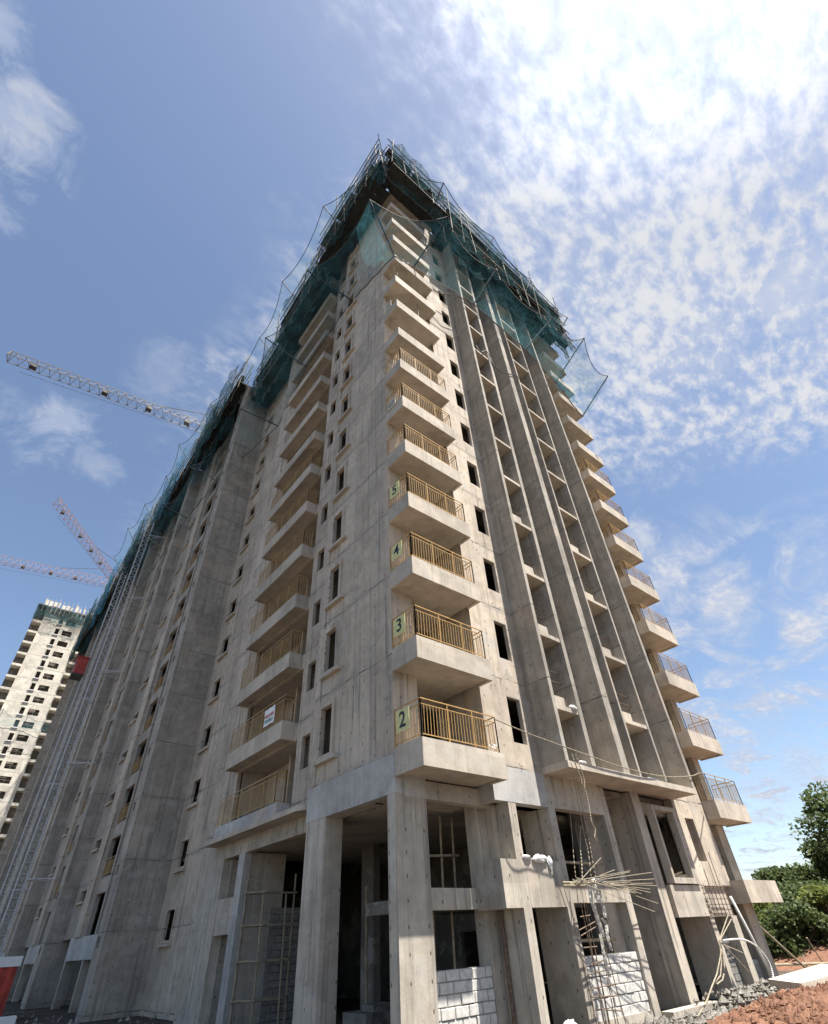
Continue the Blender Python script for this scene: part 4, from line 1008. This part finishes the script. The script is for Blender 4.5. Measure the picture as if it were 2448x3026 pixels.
for i in range(1500):
    if i < 800: x = rr.gauss(14.2, 1.4); y = rr.uniform(-2.6, -.7)
    elif i < 1150: x = rr.uniform(1, 12); y = rr.uniform(-2.2, -.7)
    else: x = rr.uniform(-6, 1.5); y = rr.uniform(6, 34)
    if i >= 1150 and x > -1.2 and y > 21: x -= 3
    s_ = rr.choice((.03, .05, .07, .11)) * rr.uniform(.7, 1.5); c = Vector((x, y, ZG + .02 + (rr.uniform(0, .35) if i < 500 else 0))); a = len(rub.v)
    for dx_, dy_, dz_ in ((1, 0, 0), (-1, 0, 0), (0, 1, 0), (0, -1, 0), (0, 0, 1), (0, 0, -1)): rub.v.append(tuple(c + Vector((dx_, dy_, dz_)) * s_ * rr.uniform(.5, 1.4)))
    rub.f += [(a, a + 2, a + 4), (a + 2, a + 1, a + 4), (a + 1, a + 3, a + 4), (a + 3, a, a + 4), (a + 2, a, a + 5), (a + 1, a + 2, a + 5), (a + 3, a + 1, a + 5), (a, a + 3, a + 5)]
o = rub.build('rubble', 'rubble'); o['kind'] = 'stuff'
sl_ = MB(); c = [(13.37, -3.0, -5.12), (17.6, -3.6, -4.98), (18.0, -2.2, -4.9), (13.75, -1.9, -5.05)]
sl_.v = c + [(a, b, z - .27) for a, b, z in c]; sl_.f = [(0, 1, 2, 3), (7, 6, 5, 4), (0, 4, 5, 1), (1, 5, 6, 2), (2, 6, 7, 3), (3, 7, 4, 0)]
o = sl_.build('concrete_slab', 'conc_plain'); tag(o, 'loose concrete slab with pale top beside the red soil at lower right', 'slab')
for i, (a, b, lab) in enumerate((((15.4, -1.5, -5.36), (17.0, -1.5, -5.45), 'upper pale stick lying between the last column and the loose slab'), ((15.45, -1.6, -5.38), (16.75, -1.6, -5.55), 'slanting pale stick lying before the loose slab'), ((14.3, -1.7, -5.32), (15.9, -1.7, -5.55), 'long pale stick lying on the rubble under the pipes'), ((15.7, -1.8, -5.45), (16.1, -2.0, -5.62), 'short stub of timber on the rubble'))):
    o = MB().tube(a, b, .03, 6).build('loose_stick', 'bamboo'); tag(o, lab, 'stick', 'sticks lying on the rubble')
o = MB().tube((19.5, .3, -5.0), (27.5, .3, -5.36), .045, 7).build('bamboo_pole', 'bamboo'); tag(o, 'level bamboo pole running from the last column to the right edge', 'pole')
o = MB().tube((19.6, .2, -3.62), (23.6, .2, ZG), .05, 7).build('raking_pole', 'bamboo'); tag(o, 'bamboo pole raking down from the last column to the ground', 'pole')
for a, b, lab in (((23.67, .35, -4.85), (23.5, .35, ZG), 'short post under the level bamboo pole'), ((25.0, .35, -4.3), (25.76, .35, -5.4), 'leaning stick crossing the level bamboo pole by the photo edge')):
    o = MB().tube(a, b, .03, 6).build('wooden_stake', 'wood'); tag(o, lab, 'stake')
# earth bank behind
P_ = []
for i in range(31):
    row = []
    for j in range(13):
        x = 27 + 14 * j / 12; y = -18 + 50 * i / 30
        row.append((x + rr.uniform(-.2, .2), y, ZG - .1 + 1.9 * min(1, j / 5) + rr.uniform(-.1, .1)))
    P_.append(row)
struct(MB().grid(P_).build('earth_bank', 'soil'))

# ================================================================== trees
def tree(lab, x, y, zb, h, rad, mat, nl, seed, leaf=.24, low=.15, cat='tree', grp=None):
    r_ = random.Random(seed); t = thing('broadleaf_tree' if h > 3.5 else 'leafy_shrub', (x, y, zb), lab, cat, grp)
    tr = MB(); tr.tube((0, 0, -.2), (r_.uniform(-.3, .3), r_.uniform(-.3, .3), h * .45), rad * .07, 8, rad * .045)
    clumps = []
    for i in range(44):
        a = r_.uniform(0, 2 * pi); v = r_.random() ** .8; rr_ = rad * (1 - .55 * v ** 1.6) * r_.uniform(.35, 1.0)
        c = Vector((cos(a) * rr_, sin(a) * rr_, h * (low + (1 - low) * v))); clumps.append((c, rad * r_.uniform(.16, .34)))
        s0 = Vector((0, 0, h * .45 * r_.uniform(.5, 1))); mid = s0.lerp(c, .5) + Vector((0, 0, -.15 * rad * r_.random()))
        tr.tube(s0, mid, rad * .028, 5, rad * .018); tr.tube(mid, c, rad * .018, 5, rad * .006)
    tr.build('trunk', M['bark'], t, (x, y, zb))
    lf = MB()
    for i in range(nl):
        c, s_ = r_.choice(clumps)
        while True:
            o_ = Vector((r_.uniform(-1, 1), r_.uniform(-1, 1), r_.uniform(-1, 1)))
            if .25 < o_.length < 1: break
        p = c + Vector((o_.x * s_ * 1.25, o_.y * s_ * 1.25, o_.z * s_ * .8))
        u = Vector((r_.uniform(-1, 1), r_.uniform(-1, 1), r_.uniform(-.6, .3))).normalized(); w_ = u.orthogonal(); w_.rotate(Matrix.Rotation(r_.uniform(0, 6), 3, u)); w_ = w_.normalized()
        L_ = leaf * r_.uniform(.6, 1.3); wd = L_ * .42
        lf.quad(p, p + u * L_ * .5 + w_ * wd, p + u * L_, p + u * L_ * .5 - w_ * wd)
    lf.build('crown', M[mat], t, (x, y, zb), kind='stuff')
    return t
tree('tall dark tree at the right edge, its crown reaching highest', 38.5, -1.5, -4.2, 7.6, 4.4, 'leafd', 15000, 1)
tree('dark tree behind the low balcony at the right end of the tower', 39.5, 5.5, -4.4, 3.3, 3.2, 'leafd', 13000, 2, grp=None)
tree('bright yellow-green bushy tree in sun just past the last column', 31.0, 5.3, -4.6, 2.3, 1.9, 'leafl', 6000, 3, .2, cat='shrub')
tree('bright yellow-green shrub at the right edge below the tall dark tree', 31.5, .6, -4.4, 2.1, 1.7, 'leafl', 5500, 4, .2, cat='shrub')
tree('dark undergrowth along the top of the earth bank', 34.5, 2.5, -4.9, 2.6, 3.4, 'leafd', 9000, 5, .22, .02, cat='shrub')
tree('dark foliage low behind the level bamboo pole', 30.2, 2.6, -5.4, 2.4, 2.4, 'leafd', 8000, 6, .2, .02, cat='shrub')
tree('distant dark tree filling the gap behind the other trees', 52, 3.0, -5, 5.4, 6.5, 'leafd', 12000, 7, .34)

# ================================================================== clutter on the upper storeys
o = MB().tube((.75, 5.95, 5.85), (.30, 4.55, 4.88), .03, 6).build('timber_stick', 'wood'); tag(o, 'thin dark stick poking out beside a narrow window near the WELCOME banner', 'stick')
cable('looped_cable', 'dark cable looping down between the fins high on the right face', 'cable', [(6.0, -1.64, 25.6), (6.25, -1.67, 25.1), (6.95, -1.67, 25.9), (7.2, -1.67, 25.5), (7.45, -1.67, 24.75), (8.02, -1.67, 24.64), (8.98, -1.67, 25.25), (10.2, -1.66, 26.1)], .03, 'pole')
cable('looped_cable', 'dark sagging cable crossing the leftmost fin below the catch net', 'cable', [(3.2, -1.26, 29.9), (4.0, -1.4, 30.2), (4.68, -1.66, 30.6), (5.6, -1.68, 31.2), (6.2, -1.68, 30.8)], .03, 'pole')
sheet((16.6, -1.24), (19.5, -1.24), 31.0, 32.7, (0, -1), .10, .35, 16, 6, seed=77).build('tarpaulin', 'shadeblue')
tag(bpy.data.objects['tarpaulin'], 'torn blue-green sheet hung on a high balcony at the right edge of the tower', 'tarpaulin')
rr = random.Random(21)
for x, y, k, lab in ((.5, -.9, 9, 'short steel prop on the corner balcony just below the catch net'), (1.9, -.9, 8, 'steel prop on the unrailed corner balcony two storeys above the topmost railing'), (.3, 8.6, 9, 'prop on an unrailed left balcony, upper one of two'), (.3, 10.4, 8, 'prop on an unrailed left balcony, lower one of two')):
    o = MB().tube((x, y, 3 * k + .6), (x + rr.uniform(-.1, .1), y, 3 * k + 3.0), .03, 6).build('steel_prop', 'scaf'); tag(o, lab, 'prop')
# rusty stubs left in the concrete of the right face
st = MB()
for k in range(0, 9):
    for i in range(4):
        x = rr.uniform(3.3, 5.5); z = 3 * k + rr.choice((.62, 3.15, .9)) + rr.uniform(-.1, .1)
        st.tube((x, -.57, z), (x + rr.uniform(-.02, .02), -.57 - rr.uniform(.03, .10), z - rr.uniform(0, .05)), .011, 5)
st.build('rebar_stub', M['rust'], T, (0, 0, 0), kind='stuff')

tree('broad dark tree joining the tall tree to the low one at right', 40.8, 1.6, -4.3, 4.7, 3.2, 'leafd', 13000, 12, .26)

part(MB().tube((3.69, .2, ZG), (3.69, .2, -2.97), .055, 8), 'drain_pipe', 'rust')  # added pipe, stands in for a dark stain running down this corner
